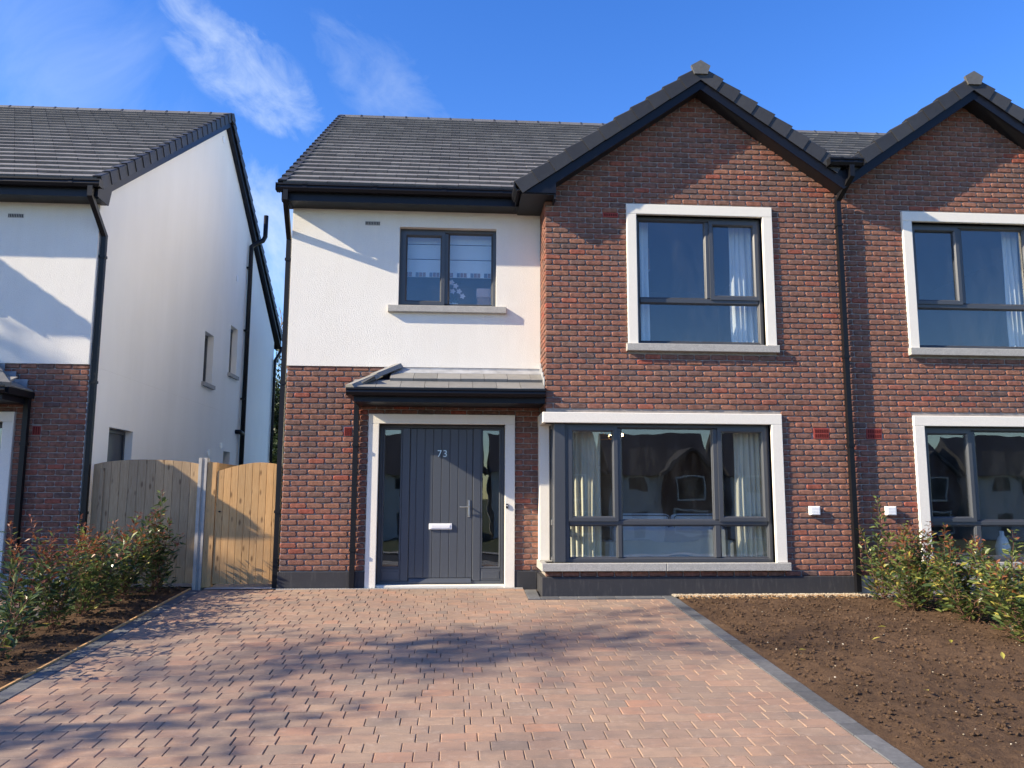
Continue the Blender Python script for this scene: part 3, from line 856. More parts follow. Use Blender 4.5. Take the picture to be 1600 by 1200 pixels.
    for i in range(nr):
        x0 = XV+i*L
        k = MB(fr); k.prism([(ridgeY-.13, ridgeZ-.075), (ridgeY-.05, ridgeZ+.02), (ridgeY+.05, ridgeZ+.02), (ridgeY+.13, ridgeZ-.075), (ridgeY+.10, ridgeZ-.08), (ridgeY, ridgeZ-.03), (ridgeY-.10, ridgeZ-.08)], 'x', x0+.004, x0+L-.004)
        k.build('ridge_tile', 'verge_ridge', rf)
        k = MB(fr); k.prism([(ridgeY-.136, ridgeZ-.07), (ridgeY-.053, ridgeZ+.027), (ridgeY+.053, ridgeZ+.027), (ridgeY+.136, ridgeZ-.07), (ridgeY+.12, ridgeZ-.078), (ridgeY, ridgeZ-.02), (ridgeY-.12, ridgeZ-.078)], 'x', x0+L-.03, x0+L+.002)
        k.build('ridge_union', 'verge_unit', rf)
    # verge caps of the outer side, both slopes
    n = 22; g = (sl-.05)/n
    for sgn in (1, -1):
        Vv = Vector((0, sgn*V.y, V.z)); Nv = Vector((0, -sgn*V.z, V.y)); D = Vector((m, 0, 0))
        O2 = W(XV, yE if sgn > 0 else 2*ridgeY-yE, zE)
        rot = Matrix((Vv, D, Nv)).transposed().to_4x4()
        for i in range(n):
            mw = Matrix.Translation(O2+Vv*(i*g)) @ rot @ Matrix.Diagonal((g/.31, 1, 1, 1))
            caps.put(rf, CAP, mw, g, None)
    k = MB(fr); k.prism([(ridgeY-.12, ridgeZ-.17), (ridgeY+.12, ridgeZ-.17), (ridgeY+.135, ridgeZ-.06), (ridgeY, ridgeZ+.035), (ridgeY-.135, ridgeZ-.06)], 'x', XV-.03, XV+.02); k.build('ridge_end_cap', 'verge_unit', rf)
    # barge board under the side verge
    b = MB(fr)
    q = lambda y, o: ridgeZ-abs(y-ridgeY)*(ridgeZ-zE)/(ridgeY-yE)+o
    for ya, yb in ((yE+.06, ridgeY), (ridgeY, 2*ridgeY-yE-.06)):
        b.prism([(ya, q(ya, -.10)), (yb, q(yb, -.10)), (yb, q(yb, -.28)), (ya, q(ya, -.28))], 'x', XV+.035, XV+.058)
        b.prism([(ya, q(ya, -.262)), (yb, q(yb, -.262)), (yb, q(yb, -.275)), (ya, q(ya, -.275))], 'x', XV+.058, XL+.002)
    b.build('barge_board', 'fascia_dark', rf)
    # eaves: fascia, soffit, boxed end, gutter
    b = MB(fr)
    b.box(XV+.06, -.33, .295, .315, 5.225, 5.40); b.box(XV+.06, -.33, .315, RC-.012, 5.230, 5.245)
    b.prism([(.296, 5.225), (RC+.02, 5.225), (RC+.10, 5.50), (.296, 5.40)], 'x', XV+.036, XV+.0595)
    b.prism([(.3, 5.222), (RC+.01, 5.222), (RC+.01, 5.24), (.3, 5.24)], 'x', XV+.0595, XL+.001)
    b.build('eaves_box', 'fascia_dark', H)
    b = MB(fr); b.box(XV+.06, PX, 2*ridgeY-.315, 2*ridgeY-.295, 5.225, 5.40); b.build('eaves_box', 'fascia_dark', H)
    b = MB(fr); gutter(b, XV-.02, -.37, .178, 5.435); gt = b.build('gutter', 'pvc_black', H)
    for xx in (-3.3, -2.35, -1.4, -.62):
        k = MB(fr); gutter(k, xx, xx+.06, .174, 5.439, .122, .106); k.build('gutter_bracket', 'pvc_black', gt)
    k = MB(fr); k.box(XV-.026, XV-.0205, .176, .294, 5.333, 5.437); k.build('stop_end', 'pvc_black', gt)
    # --- gable roof
    b = MB(fr)
    yF = -.235
    for sx, xe in ((-1, -.385), (1, PX)):
        top = lambda x: gz(x)-.03
        b.prism([(AX, top(AX)), (xe, top(xe)), (xe, top(xe)-.07), (AX, top(AX)-.09)], 'y', yF+.01, 2.9)
    gr = b.build('gable_roof', 'fascia_dark', H)
    # barge boards and sloping soffit
    b = MB(fr)
    fb = lambda x: AZ-.285-.70*abs(x-AX)
    b.prism([(AX, gz(AX)-.05), (AX, fb(AX)), (.125, fb(.125)), (.125, 5.225), (-.325, 5.225), (-.325, gz(-.325)-.05)], 'y', yF-.02, yF)
    b.prism([(AX, gz(AX)-.05), (PX-.001, gz(PX)-.05), (PX-.001, fb(PX)), (AX, fb(AX))], 'y', yF-.0195, yF)
    b.build('barge_board', 'fascia_dark', gr)
    b = MB(fr)
    b.prism([(AX, fb(AX)+.01), (.10, fb(.10)+.01), (.10, fb(.10)+.025), (AX, fb(AX)+.025)], 'y', yF, .012)
    b.prism([(AX, fb(AX)+.01), (PX, fb(PX)+.01), (PX, fb(PX)+.025), (AX, fb(AX)+.025)], 'y', yF, .012)
    # left eaves box of the gable
    b.box(-.315, .006, yF+.0, RC-.012, 5.212, 5.226); b.box(-.335, -.315, yF+.0, .60, 5.21, 5.32); b.box(.10, .125, yF, .012, 5.15, fb(.12)+.02); b.box(.006, .10, yF+.001, .0105, 5.208, 5.222)
    b.build('soffit', 'soffit_dark', gr)
    b = MB(fr)
    b.prism([(-.345, 5.34), (-.345, 5.25), (-.40, 5.235), (-.435, 5.27), (-.44, 5.35), (-.425, 5.35), (-.42, 5.28), (-.395, 5.25), (-.36, 5.26), (-.36, 5.34)], 'y', yF-.05, .17)
    b.build('gutter', 'pvc_black', H)
    # tiles on the two gable slopes
    ct, stn = math.cos(math.atan(SL)), math.sin(math.atan(SL))
    zmain = lambda y: zE+(y-yE)*(ridgeZ-zE)/(ridgeY-yE)
    ins = lambda p: p.y < .3 or p.z-dz > zmain(p.y)-.03
    for loc_sx in (-1, 1):
        xe = -.40 if loc_sx < 0 else PX-.02
        wx = loc_sx*m                                   # which way the slope faces in the world
        run = abs(AX-xe); slen = run/ct
        Vg = Vector((-wx*ct, 0, stn))
        yA, yB = yF+.045, 2.95
        O3 = W(xe, yB if wx < 0 else yA, gz(xe))
        roof_tiles(tiles, gr, O3, Vector((0, wx, 0)), Vg, yB-yA, slen-.05, 10 if loc_sx < 0 else 8, .30, ins)
        nc = 11 if loc_sx < 0 else 8
        gg = (slen-.06)/nc
        Ng = Vector((wx*stn, 0, ct))
        rot = Matrix((Vg, Vector((0, 1, 0)), Ng)).transposed().to_4x4()
        for i in range(nc):
            mw = Matrix.Translation(W(xe, yF-.045, gz(xe))+Vg*(i*gg)) @ rot @ Matrix.Rotation(random.gauss(0, .006), 4, 'Y') @ Matrix.Diagonal((gg/.315, 1, 1.08, 1))
            caps.put(gr, CAP, mw, gg, None)
    k = MB(fr); k.prism([(AX-.09, AZ-.085), (AX+.09, AZ-.085), (AX+.135, AZ+.035), (AX, AZ+.115), (AX-.135, AZ+.035)], 'y', yF-.075, yF-.03); k.build('ridge_end_cap', 'ridge_cap', gr)
    for i in range(7):
        y0 = yF-.03+i*.45
        k = MB(fr); k.prism([(AX-.13, AZ-.06), (AX+.13, AZ-.06), (AX+.05, AZ+.05), (AX-.05, AZ+.05)], 'y', y0, y0+.445); k.build('ridge_tile', 'verge_unit', gr)
    # --- canopy over the door
    zc, yc = 2.60, -.02
    b = MB(fk)
    b.prism([(yc+.0, zc-.02), (RC, zc+.34), (RC, zc+.20), (yc+.03, zc-.10)], 'x', -1.98, -.004)
    b.add([(-2.515, yc+.0, zc-.02), (-1.98, yc, zc-.02), (-1.98, RC, zc+.34), (-2.515, RC, zc-.02), (-2.515, yc, zc-.1), (-1.98, yc, zc-.1), (-1.98, RC, zc-.1), (-2.515, RC, zc-.1)],
          [(0, 1, 2), (0, 2, 3), (0, 4, 5, 1), (3, 7, 4, 0), (2, 6, 7, 3), (1, 5, 6, 2), (4, 7, 6, 5)])
    b.box(-2.50, -.004, yc+.03, yc+.05, 2.43, 2.565); b.box(-2.50, -2.48, yc+.05, RC-.001, 2.43, 2.565); b.box(-2.48, -.004, yc+.05, RC-.001, 2.43, 2.445)
    cn = b.build('canopy', 'fascia_dark', H)
    cV = Vector((0, RC-yc, .36)); csl = cV.length
    ctile = Pieces('roof_tile', 'canopy_tiling', 'canopy_tile', 300)
    def cin(p): return (p.x-ck)/m > -2.515+(p.y-yc)/(RC-yc)*.535+.02
    O4 = Wk(-2.53, yc-.03, zc-.03) if m > 0 else Wk(-.012, yc-.03, zc-.03)
    roof_tiles(ctile, cn, O4, Vector((1, 0, 0)), cV, 2.518, csl-.09, 2, .315, cin, 'canopy_tile', 'c')
    # small hip slope on the outer end
    hV = Vector((m*.535, 0, .36))
    O5 = Wk(-2.54, RC-.002, zc-.03) if m > 0 else Wk(-2.54, yc, zc-.03)
    roof_tiles(ctile, cn, O5, Vector((0, -m, 0)), hV, RC-yc, hV.length-.03, 2, .315, lambda p: ((p.x-ck)/m+2.515)/.535 < (p.y-yc)/(RC-yc)-.05, 'canopy_tile', 'c')
    ctile.flush()
    h0, h1 = Vector((-2.545, yc-.03, zc+.0)), Vector((-1.985, RC-.03, zc+.39))
    for i in range(2):
        a = h0.lerp(h1, i*.5); e2 = h0.lerp(h1, i*.5+.52)
        dr = (e2-a).normalized(); sd = dr.cross(Vector((0, 0, 1))).normalized(); un = sd.cross(dr)
        k = MB(fk)
        vv = []
        for p_, o_ in ((a, .012), (e2, 0)):
            for (s2, n2) in ((-.085, -.02), (-.06, .035), (.06, .035), (.085, -.02), (.05, -.03), (-.05, -.03)): vv.append(tuple(p_+sd*s2+un*(n2+o_)))
        k.add(vv, [(0, 1, 2, 3, 4, 5), (11, 10, 9, 8, 7, 6)]+[((j+1) % 6, j, 6+j, 6+(j+1) % 6) for j in range(6)])
        k.build('hip_tile', 'canopy_tile', cn)
    # lead flashing along the wall, with laps, and up the brick return
    for i in range(4):
        x0 = -2.0+i*.5
        k = MB(fk); k.prism([(RC-.019-.002*(i % 2), 2.978), (RC-.019-.002*(i % 2), 2.955), (RC-.135, 2.890), (RC-.135, 2.882), (RC-.012, 2.940), (RC-.012, 2.978)], 'x', x0-.02, min(x0+.49, -.006)); k.build('lead_flashing', 'lead', cn)
    for i in range(4):
        y0 = .02+i*.15; z0 = zc+.02+(y0-yc)/(RC-yc)*.36
        k = MB(fk); k.box(-.010-.0015*(i % 2), -.003, y0, min(y0+.158, RC-.02), z0+.005, z0+.15); k.build('lead_flashing', 'lead', cn)
    for i in range(3):
        x0 = -2.46+i*.155; z0 = zc+.05+i*.105
        k = MB(fk); k.box(x0-.02, x0+.15, RC-.012-.0015*(i % 2), RC-.0045, z0-.06, z0+.12); k.build('lead_flashing', 'lead', cn)
    b = MB(fk); gutter(b, -2.585, -.008, yc-.105, 2.598, .115, .095); b.box(-2.585, -2.50, yc+.01, RC-.004, 2.505, 2.590)
    b.build('gutter', 'pvc_black', H)
    def pipe(pts, brs, ax=None):
        k = MB(fr); k.tube([pts[0], *pts[1:]], .0325, square=True); o = k.build('downpipe', 'pvc_black', H)
        for (x, y, z) in brs:
            k = MB(fr); k.box(x-.042, x+.042, y-.042, y+.042, z-.018, z+.018); k.build('pipe_bracket', 'pvc_black', o)
        return o
    xq = -2.525+dsh
    pipe([(xq, RC-.055, 2.52), (xq, RC-.055, -.02)], [(xq, RC-.055, 1.9), (xq, RC-.055, .5)])
    yp = RC+.06
    pipe([(XL+.06-.09, .235, 5.36), (XL-.03, .235, 5.22), (XL-.055, yp, 4.80), (XL-.055, yp, -.05)], [(XL-.055, yp, 4.5), (XL-.055, yp, 2.75), (XL-.055, yp, 1.0)])
    P['pipe'] = pipe
    tiles.flush(); caps.flush()
    bricks.flush()
    return P

main = build_house('brick and white plaster house with grey front door numbered 73 and corner bay window', (1, 0.0, 0.0), 5.40, 8.93, 10.3)
right = build_house('right-hand house half cut off by the picture edge, brick gable behind the green shrubs', (-1, 2*PX, 0.0), 5.40, 8.93, 10.3, plinth='plinth_grey')
left_holes = [(5.50, 6.08, 3.42, 4.44), (7.25, 7.82, 3.86, 4.93), (1.41, 2.27, -.1, 2.20), (7.16, 7.68, 1.2, 2.16)]
LF = (-1, -9.625, -0.02)
left = build_house('left-hand house with shaded white front and long plain white side wall', LF, 6.10, 9.24, 11.43, side_holes=left_holes, plinth='plinth_grey', dsh=-.24)

# number on the main door
def text_mesh(s, size, loc, mat, parent, name):
    cu = bpy.data.curves.new(name, 'FONT'); cu.body = s; cu.size = size; cu.extrude = .006; cu.align_x = 'CENTER'; cu.offset = .0
    o = bpy.data.objects.new(name, cu); col.objects.link(o)
    dg = bpy.context.evaluated_depsgraph_get()
    me = bpy.data.meshes.new_from_object(o.evaluated_get(dg))
    bpy.data.objects.remove(o)
    me.transform(Matrix.Translation(loc) @ Matrix.Rotation(math.pi/2, 4, 'X'))
    me.materials.clear(); me.materials.append(M[mat])
    o = bpy.data.objects.new(name, me); link(o, parent)
    return o
fdoor = [o for o in main['house'].children if o.name.startswith('front_door')][0]
text_mesh('7', .135, (-1.392, RC+.155, 1.755), 'steel', fdoor, 'door_number')
text_mesh('3', .135, (-1.315, RC+.155, 1.755), 'steel', fdoor, 'door_number')

# valley outlet between the two gables, with its cranked downpipe (belongs to the main house)
Hm = main['house']
b = MB(); gutter(b, 3.86, 4.33, -.385, 5.80, .13, .10); b.box(3.855, 3.86, -.387, -.25, 5.70, 5.80); b.box(4.33, 4.335, -.387, -.25, 5.70, 5.80)
vg = b.build('gutter', 'pvc_black', Hm)
for xx in (4.0, 4.2): 
    k = MB(); gutter(k, xx, xx+.05, -.389, 5.804, .137, .106); k.build('gutter_bracket', 'pvc_black', vg)
main['pipe']([(4.17, -.33, 5.71), (4.17, -.33, 5.56), (4.085, -.068, 5.30), (4.085, -.068, .0)], [(4.085, -.068, 4.95), (4.085, -.068, 3.1), (4.085, -.068, 1.9), (4.085, -.068, .25)])
# square vent covers
for Hh, x in ((Hm, 3.565), (right['house'], 4.605)):
    k = MB(); k.bbox(x-.066, x+.066, -.062, 0.002, .985, 1.10, .006); vc = k.build('vent_cover', 'white_plastic', Hh)
    k = MB()
    for i in range(5): k.box(x-.05, x+.05, -.0645, -.062, 1.0+i*.019, 1.008+i*.019)
    k.build('louvre', 'white_plastic', vc)

# side of the left house: recessed slit windows, side door, service pipes
Hl = left['house']
k_fr = LF
XS = 2*0 + (-9.625-XL)          # world x of its side wall face
def side_window(y0, y1, z0, z1):
    b = MB()
    x = XS-.12
    for (ya, yb, za, zb) in ((y0, y0+.05, z0, z1), (y1-.05, y1, z0, z1), (y0+.05, y1-.05, z0, z0+.05), (y0+.05, y1-.05, z1-.05, z1)): b.box(x-.06, x, ya, yb, za, zb)
    w = b.build('side_window', 'pvc_grey', Hl)
    b = MB(); b.box(x-.035, x-.029, y0+.05, y1-.05, z0+.05, z1-.05); b.build('pane', 'glass', w)
    b = MB(); b.box(XS-.1, XS+.06, y0-.08, y1+.08, z0-.075-.001, z0-.001); b.build('window_sill', 'granite', Hl)
for h in left_holes[:2]: side_window(h[0], h[1], h[2]+LF[2]+.005, h[3]+LF[2]-.002)
b = MB(); b.box(XS-.20, XS-.14, 1.41, 2.27, -.05, 2.18); sd = b.build('side_door', 'door_paint', Hl)
b = MB()
for (ya, yb, za, zb) in ((1.41, 1.46, -.05, 2.178), (2.22, 2.27, -.05, 2.178), (1.46, 2.22, 2.12, 2.178)): b.box(XS-.14, XS-.11, ya, yb, za, zb)
b.build('frame', 'pvc_grey', sd)
b = MB(); b.box(XS-.139, XS-.136, 1.62, 1.86, 1.68, 1.98); b.build('notice', 'paper', sd)
b = MB(); b.box(XS-.139, XS-.125, 1.55, 2.12, 1.02, 2.06); b.build('pane', 'pvc_grey', sd)
b = MB(); b.box(XS-.25, XS-.20, 7.1, 7.75, 1.1, 2.2); b.build('duct_cover', 'soffit_dark', Hl)
def lpipe(pts, rad, brs=(), name='soil_pipe'):
    k = MB(); k.tube(pts, rad, 10); o = k.build(name, 'pvc_black', Hl, smooth=True)
    for p in brs:
        k = MB(); k.box(p[0]-.055, p[0]+.05, p[1]-.07, p[1]+.07, p[2]-.02, p[2]+.02); k.build('pipe_bracket', 'pvc_black', o)
sx = XS+.075
lpipe([(sx, 8.35, 0), (sx, 8.35, 7.02), (sx+.06, 8.40, 7.10), (sx+.22, 8.50, 7.22), (sx+.26, 8.55, 7.34), (sx+.26, 8.55, 7.86)], .055, [(XS+.05, 8.35, 6.5), (XS+.05, 8.35, 5.0), (XS+.05, 8.35, 3.4)])
lpipe([(XS-.02, 8.02, 2.62), (sx+.01, 8.05, 2.62), (sx+.01, 8.33, 2.60)], .05, name='branch_pipe')
lpipe([(XS+.14, 11.62, 5.22), (XS+.14, 11.62, 5.10), (XS+.06, 11.36, 4.80), (XS+.06, 11.36, 0)], .04, name='downpipe')
for (yy, zz) in ((5.98, 8.60), (7.52, 6.03), (6.95, 2.24), (6.1, 2.05)):
    k = MB(); k.tube([(XS-.004, yy, zz), (XS+.018, yy, zz)], .07, 12); k.build('vent_cap', 'white_plastic', Hl, smooth=False)

# ------------------------------------------------------------------ ground, drive, beds
GS = 0.058
def gz0(y):
    if y >= 0.6: return -0.036+GS*.6
    if y > -9: return -0.036+GS*y
    return (-0.036-9*GS) + (y+9)*0.038 if y > -56 else (-0.036-9*GS)-47*0.038
ys = [-900, -56, -40, -20, -9, -4, 0, .6, 30, 900]
b = MB()
v = [(x, y, gz0(y)-.075) for y in ys for x in (-900, 900)]
b.add(v, [(2*i, 2*i+1, 2*i+3, 2*i+2) for i in range(len(ys)-1)])
tag(b.build('ground', 'ground', None), kind='structure')
def strip(name, mat, x0, x1, y0, y1, off, kind='structure', n=1):
    b = MB()
    yy = [y0+(y1-y0)*i/n for i in range(n+1)]
    for i in range(n):
        a, c = yy[i], yy[i+1]
        b.add([(x0, a, gz0(a)+off), (x1, a, gz0(a)+off), (x1, c, gz0(c)+off), (x0, c, gz0(c)+off)], [(0, 1, 2, 3)])
    return tag(b.build(name, mat, None), kind=kind)
strip('footpath', 'footpath', -300, 300, -11.2, -9.05, -.004, n=1)
strip('road', 'asphalt', -300, 300, -18, -11.2, -.06, n=1)
strip('footpath', 'footpath', -300, 300, -20.2, -18.0, -.01, n=1)

PT = {}
def paver_template(L, Wd, mat, k):
    key = (round(L, 3), round(Wd, 3), mat, k)
    if key in PT: return PT[key]
    ch = .005
    l, w = L/2-.0015, Wd/2-.0045
    def rg(i, z, jt): return [(sx*(l-i)+random.uniform(-jt, jt), sy*(w-i)+random.uniform(-jt, jt), z) for sx, sy in ((-1, -1), (1, -1), (1, 1), (-1, 1))]
    v = rg(0, -.045, 0)+rg(0, -.006, .0008)+rg(ch, 0, .001)
    f = [(8, 9, 10, 11)]
    for a in (0, 4):
        for i in range(4): q = (i+1) % 4; f.append((a+i, a+q, a+4+q, a+4+i))
    PT[key] = templ('paver_%d_%d_%s_%d' % (L*1000, Wd*1000, mat, k), v, f, mat)
    return PT[key]
sl_rot = Matrix.Rotation(math.atan(GS), 4, 'X')
def place_paver(pieces, par, xc, yc, L, Wd, mat):
    lc = random.randrange(3)
    Lq = L
    me = paver_template(Lq, Wd, mat, lc)
    mw = Matrix.Translation((xc, yc, gz0(yc)+random.gauss(0, .0012))) @ sl_rot @ Matrix.Rotation(random.gauss(0, .003), 4, 'X') @ Matrix.Rotation(random.gauss(0, .003), 4, 'Y')
    pieces.put(par, me, mw, L*Wd, Vector((0, 0, 1)))
def drive(x0, x1, yfar, ynear, limit, border_x=None):
    base = strip('driveway', 'joint_sand', x0-.02, x1+.02, ynear, yfar+.1, -.012)
    pv = Pieces('paver', 'paving', 'paver', limit)
    ed = Pieces('edging_paver', 'edging', 'charcoal_paver', limit)
    row = 0
    y = yfar
    while y > ynear:
        yc = y-.08
        def span(yq): return (x0+.165, x1-.165)
        a, e = span(yc)
        if border_x and yc > border_x[2]: e = min(e, border_x[0])
        x = a
        seq = []
        while x < e-.03:
            L = random.choice((.24, .24, .24, .16, .16, .12))
            if seq[-2:] == [.24, .24] : L = random.choice((.16, .12))
            seq.append(L)
            if row % 3 == 1 and x == a: L = .12
            if e-x-L < .07: L = e-x
            place_paver(pv, base, x+L/2, yc, round(L, 2) if L in (.24, .16, .12) else round(L, 3), .16, 'paver')
            x += L
        y -= .16; row += 1
    for (xa, sgn) in ((x0+.08, 1), (x1-.08, -1)):
        y = yfar if sgn > 0 or not border_x else border_x[1]
        while y > ynear:
            place_paver(ed, base, xa, y-.12, .158, .24, 'charcoal_paver'); y -= .24
    if border_x:
        x = border_x[0]+.005
        xe = x1-.165
        while x < xe-.05:
            L = min(.24, xe-x); place_paver(ed, base, x+L/2, border_x[2]-.08, round(L, 3), .158, 'charcoal_paver'); x += L
        y = border_x[2]
        while y < yfar-.1:
            place_paver(ed, base, border_x[0]-.08, y-.0+.08-.16*0, .158, .16, 'charcoal_paver'); y += .16
    pv.flush(); ed.flush()
    return base
# the drive of the main house; its rows stop at the bay plinth on the right
def main_drive():
    x0, x1, ynear = -4.60, 1.65, -8.9
    base = strip('driveway', 'joint_sand', x0-.01, x1+.01, ynear, .60, -.024)
    pv = Pieces('paver', 'paving', 'paver', 300); ed = Pieces('edging_paver', 'edging', 'charcoal_paver', 300)
    y = .52; row = 0; prev = []
    while y > ynear:
        yc = y-.08
        a, e = x0+.165, (x1-.165 if y < -.20 else -.24)
        x = a; last = []; cur = []
        first = True
        while x < e-.02:
            L = random.choice((.24, .24, .24, .16, .16, .12))
            if last[-2:] == [.24, .24]: L = random.choice((.16, .12))
            if first: L = (.24, .12, .16)[row % 3]; first = False
            if any(abs(x+L-q) < .028 for q in prev):
                alt = [l for l in (.24, .16, .12, .20) if not any(abs(x+l-q) < .028 for q in prev)]
                if alt: L = random.choice(alt)
            cur.append(x+L)
            last.append(L)
            if e-x-L < .08: L = round(e-x, 3)
            place_paver(pv, base, x+L/2, yc, L, .16, 'paver')
            x += L
        y -= .16; row += 1; prev = cur
    y = .52
    while y > ynear: place_paver(ed, base, x0+.08, y-.12, .158, .24, 'charcoal_paver'); y -= .24
    y = -.04
    while y > ynear: place_paver(ed, base, x1-.08, y-.12, .158, .24, 'charcoal_paver'); y -= .24
    x = -.08
    while x < x1-.2:
        L = min(.24, x1-.165-x); place_paver(ed, base, x+L/2, -.12, round(L, 3), .158, 'charcoal_paver'); x += L
    for i in range(4): place_paver(ed, base, -.16, -.12+.16*i, .158, .16, 'charcoal_paver')
    pv.flush(); ed.flush()
    # slot drain along the door wall
    b = MB(); b.box(-3.5, -.25, .525, .585, gz0(.55)-.05, gz0(.55)+.006); dr = b.build('channel_drain', 'concrete', base)
    b = MB()
    for i in range(90): xx = -3.49+i*.036; b.box(xx, xx+.018, .532, .578, gz0(.55)+.006, gz0(.55)+.0085)
    b.build('grating', 'steel', dr)
    return base
main_drive()
drive(-11.3, -5.66, .50, -8.9, 0)
strip('footpath', 'concrete', -4.46, -3.52, .60, 10.5, -.004)
strip('footpath', 'concrete', -6.12, -4.62, .97, 11.5, -.012)

# soil beds: raked earth with clods
def soil(name, x0, x1, y0, y1, step, amp, crown, seed, edge=0.05):
    nx, ny = int((x1-x0)/step)+1, int((y1-y0)/step)+1
    b = MB(); v = []
    for j in range(ny):
        y = y0+(y1-y0)*j/(ny-1)
        for i in range(nx):
            x = x0+(x1-x0)*i/(nx-1)
            d = min(x-x0, x1-x, (y1-y)*.8+.02)
            h = crown*min(1, d/.35)
            p = Vector((x+seed, y, seed*.37))
            n = noise.fractal(p*2.2, .9, 2.1, 3)*.5 + noise.fractal(p*9, .8, 2.0, 3)*.34 + noise.noise(p*34)*.22
            lump = max(0, noise.noise(p*15+Vector((7, 3, 1)))-.15)*.7
            v.append((x, y, gz0(y)-.022+h+amp*(n+lump)*min(1, d/.08+.25)))
    f = [(j*nx+i, j*nx+i+1, (j+1)*nx+i+1, (j+1)*nx+i) for j in range(ny-1) for i in range(nx-1)]
    b.add(v, f)
    return tag(b.build(name, 'soil', None, smooth=True), kind='structure')
soil('soil_bed', 1.655, 4.9, -7.2, -.17, .024, .026, .05, 3.0)
soil('soil_bed', 4.9, 6.6, -7.2, -.05, .06, .03, .05, 9.0)
soil('soil_bed', -5.66, -4.632, -8.5, .92, .035, .028, .03, 17.0)
ICO = []
def clod(r):
    t = (1+5**.5)/2
    vs = [Vector(q).normalized() for q in ((-1, t, 0), (1, t, 0), (-1, -t, 0), (1, -t, 0), (0, -1, t), (0, 1, t), (0, -1, -t), (0, 1, -t), (t, 0, -1), (t, 0, 1), (-t, 0, -1), (-t, 0, 1))]
    fs = [(0, 11, 5), (0, 5, 1), (0, 1, 7), (0, 7, 10), (0, 10, 11), (1, 5, 9), (5, 11, 4), (11, 10, 2), (10, 7, 6), (7, 1, 8), (3, 9, 4), (3, 4, 2), (3, 2, 6), (3, 6, 8), (3, 8, 9), (4, 9, 5), (2, 4, 11), (6, 2, 10), (8, 6, 7), (9, 8, 1)]
    return [v*r*random.uniform(.65, 1.25) for v in vs], fs
def scatter(name, mat, n, fn, r0, r1, off=0, flat=.7, power=3):
    b = MB()
    for i in range(n):
        x, y = fn()
        r = r0+(r1-r0)*random.random()**power
        vs, fs = clod(r)
        q = Matrix.Rotation(random.random()*6.28, 3, 'Z')
        z = gz0(y)+off+r*.15
        b.add([tuple(q @ Vector((a.x, a.y, a.z*flat))+Vector((x, y, z))) for a in vs], fs)
    return tag(b.build(name, mat, None), kind='stuff')
U = random.uniform
o = scatter('soil_clods', 'soil', 11000, lambda: (U(1.68, 4.7), U(-6.3, -.25)), .0035, .021, .034, .75, 5.0)
o['label'] = 'loose crumbs and clods of earth on the right-hand bed'; o['category'] = 'soil'
o = scatter('soil_clods', 'soil', 1500, lambda: (U(-5.6, -4.7), U(-5, .8)), .004, .028, .010, .75, 4)
o['label'] = 'loose crumbs of earth under the left-hand hedge'; o['category'] = 'soil'
o = scatter('gravel', 'gravel', 4200, lambda: (U(1.62, 4.25), -.035-abs(random.gauss(0, .075))), .005, .014, .010, .8, 1.5)
o['label'] = 'strip of pale gravel along the foot of the brick gable'; o['category'] = 'gravel'
o = scatter('gravel', 'gravel', 170, lambda: (U(1.8, 4.6), U(-6, -.3)), .003, .010, .048, .7, 2.5)
o['label'] = 'small pale stones lying about in the dark soil'; o['category'] = 'gravel'
# thin timber edgings
b = MB()
for ya, yb in ((-8.6, .6),): b.add([(-4.630, ya, gz0(ya)-.05), (-4.608, ya, gz0(ya)-.05), (-4.608, ya, gz0(ya)+.012), (-4.630, ya, gz0(ya)+.012), (-4.630, yb, gz0(yb)-.05), (-4.608, yb, gz0(yb)-.05), (-4.608, yb, gz0(yb)+.012), (-4.630, yb, gz0(yb)+.012)], [(0, 1, 2, 3), (7, 6, 5, 4), (3, 2, 6, 7), (0, 3, 7, 4), (1, 5, 6, 2)])
tag(b.build('edging_board', 'timber', None), 'thin pale timber edging board between the paving and the left hedge bed', 'edging')
b = MB(); b.box(1.68, 4.05, -.175, -.160, gz0(-.17)-.04, gz0(-.17)+.022)
tag(b.build('edging_board', 'timber', None), 'thin timber board between gravel strip and bare soil', 'edging')

# ------------------------------------------------------------------ fence, post, gate
def arch(x, x0, x1, z0, rise): 
    t_ = (x-x0)/(x1-x0)*2-1
    return z0+rise*math.sqrt(max(0, 1-t_*t_*.92))
def board(mb, x0, x1, y0, y1, z0, za, zb):
    c = .004
    v = [(x0, y1, z0), (x1, y1, z0), (x1, y1, zb), (x0, y1, za), (x0, y0+c, z0), (x1, y0+c, z0), (x1, y0+c, zb), (x0, y0+c, za), (x0+c, y0, z0), (x1-c, y0, z0), (x1-c, y0, zb-c*.3), (x0+c, y0, za-c*.3)]
    f = [(8, 9, 10, 11), (3, 2, 1, 0)]
    for k in (0, 4):
        for i in range(4): j = (i+1) % 4; f.append((k+i, k+j, k+4+j, k+4+i))
    mb.add(v, f)
YG = .76
gt = thing('garden_gate', 'arched pale timber side gate with vertical boards, next to the brick corner', 'gate', (-3.98, YG, 0))
gx0, gx1, n = -4.395, -3.545, 9
for i in range(n):
    xa = gx0+(gx1-gx0)*i/n; xb = gx0+(gx1-gx0)*(i+1)/n
    f1 = lambda x: 1.54+.125*math.sin(min(1, (x-gx0)/(gx1-gx0)/.72)*math.pi/2) - (.03*max(0, (x-gx0)/(gx1-gx0)-.72)/.28)
    b = MB(); board(b, xa+.0012, xb-.0012, YG, YG+.02, .045, f1(xa), f1(xb)); b.build('board', 'timber', gt)
for z in (.25, .9, 1.45):
    b = MB(); b.box(gx0+.02, gx1-.02, YG+.0205, YG+.06, z-.045, z+.045); b.build('rail', 'timber', gt)
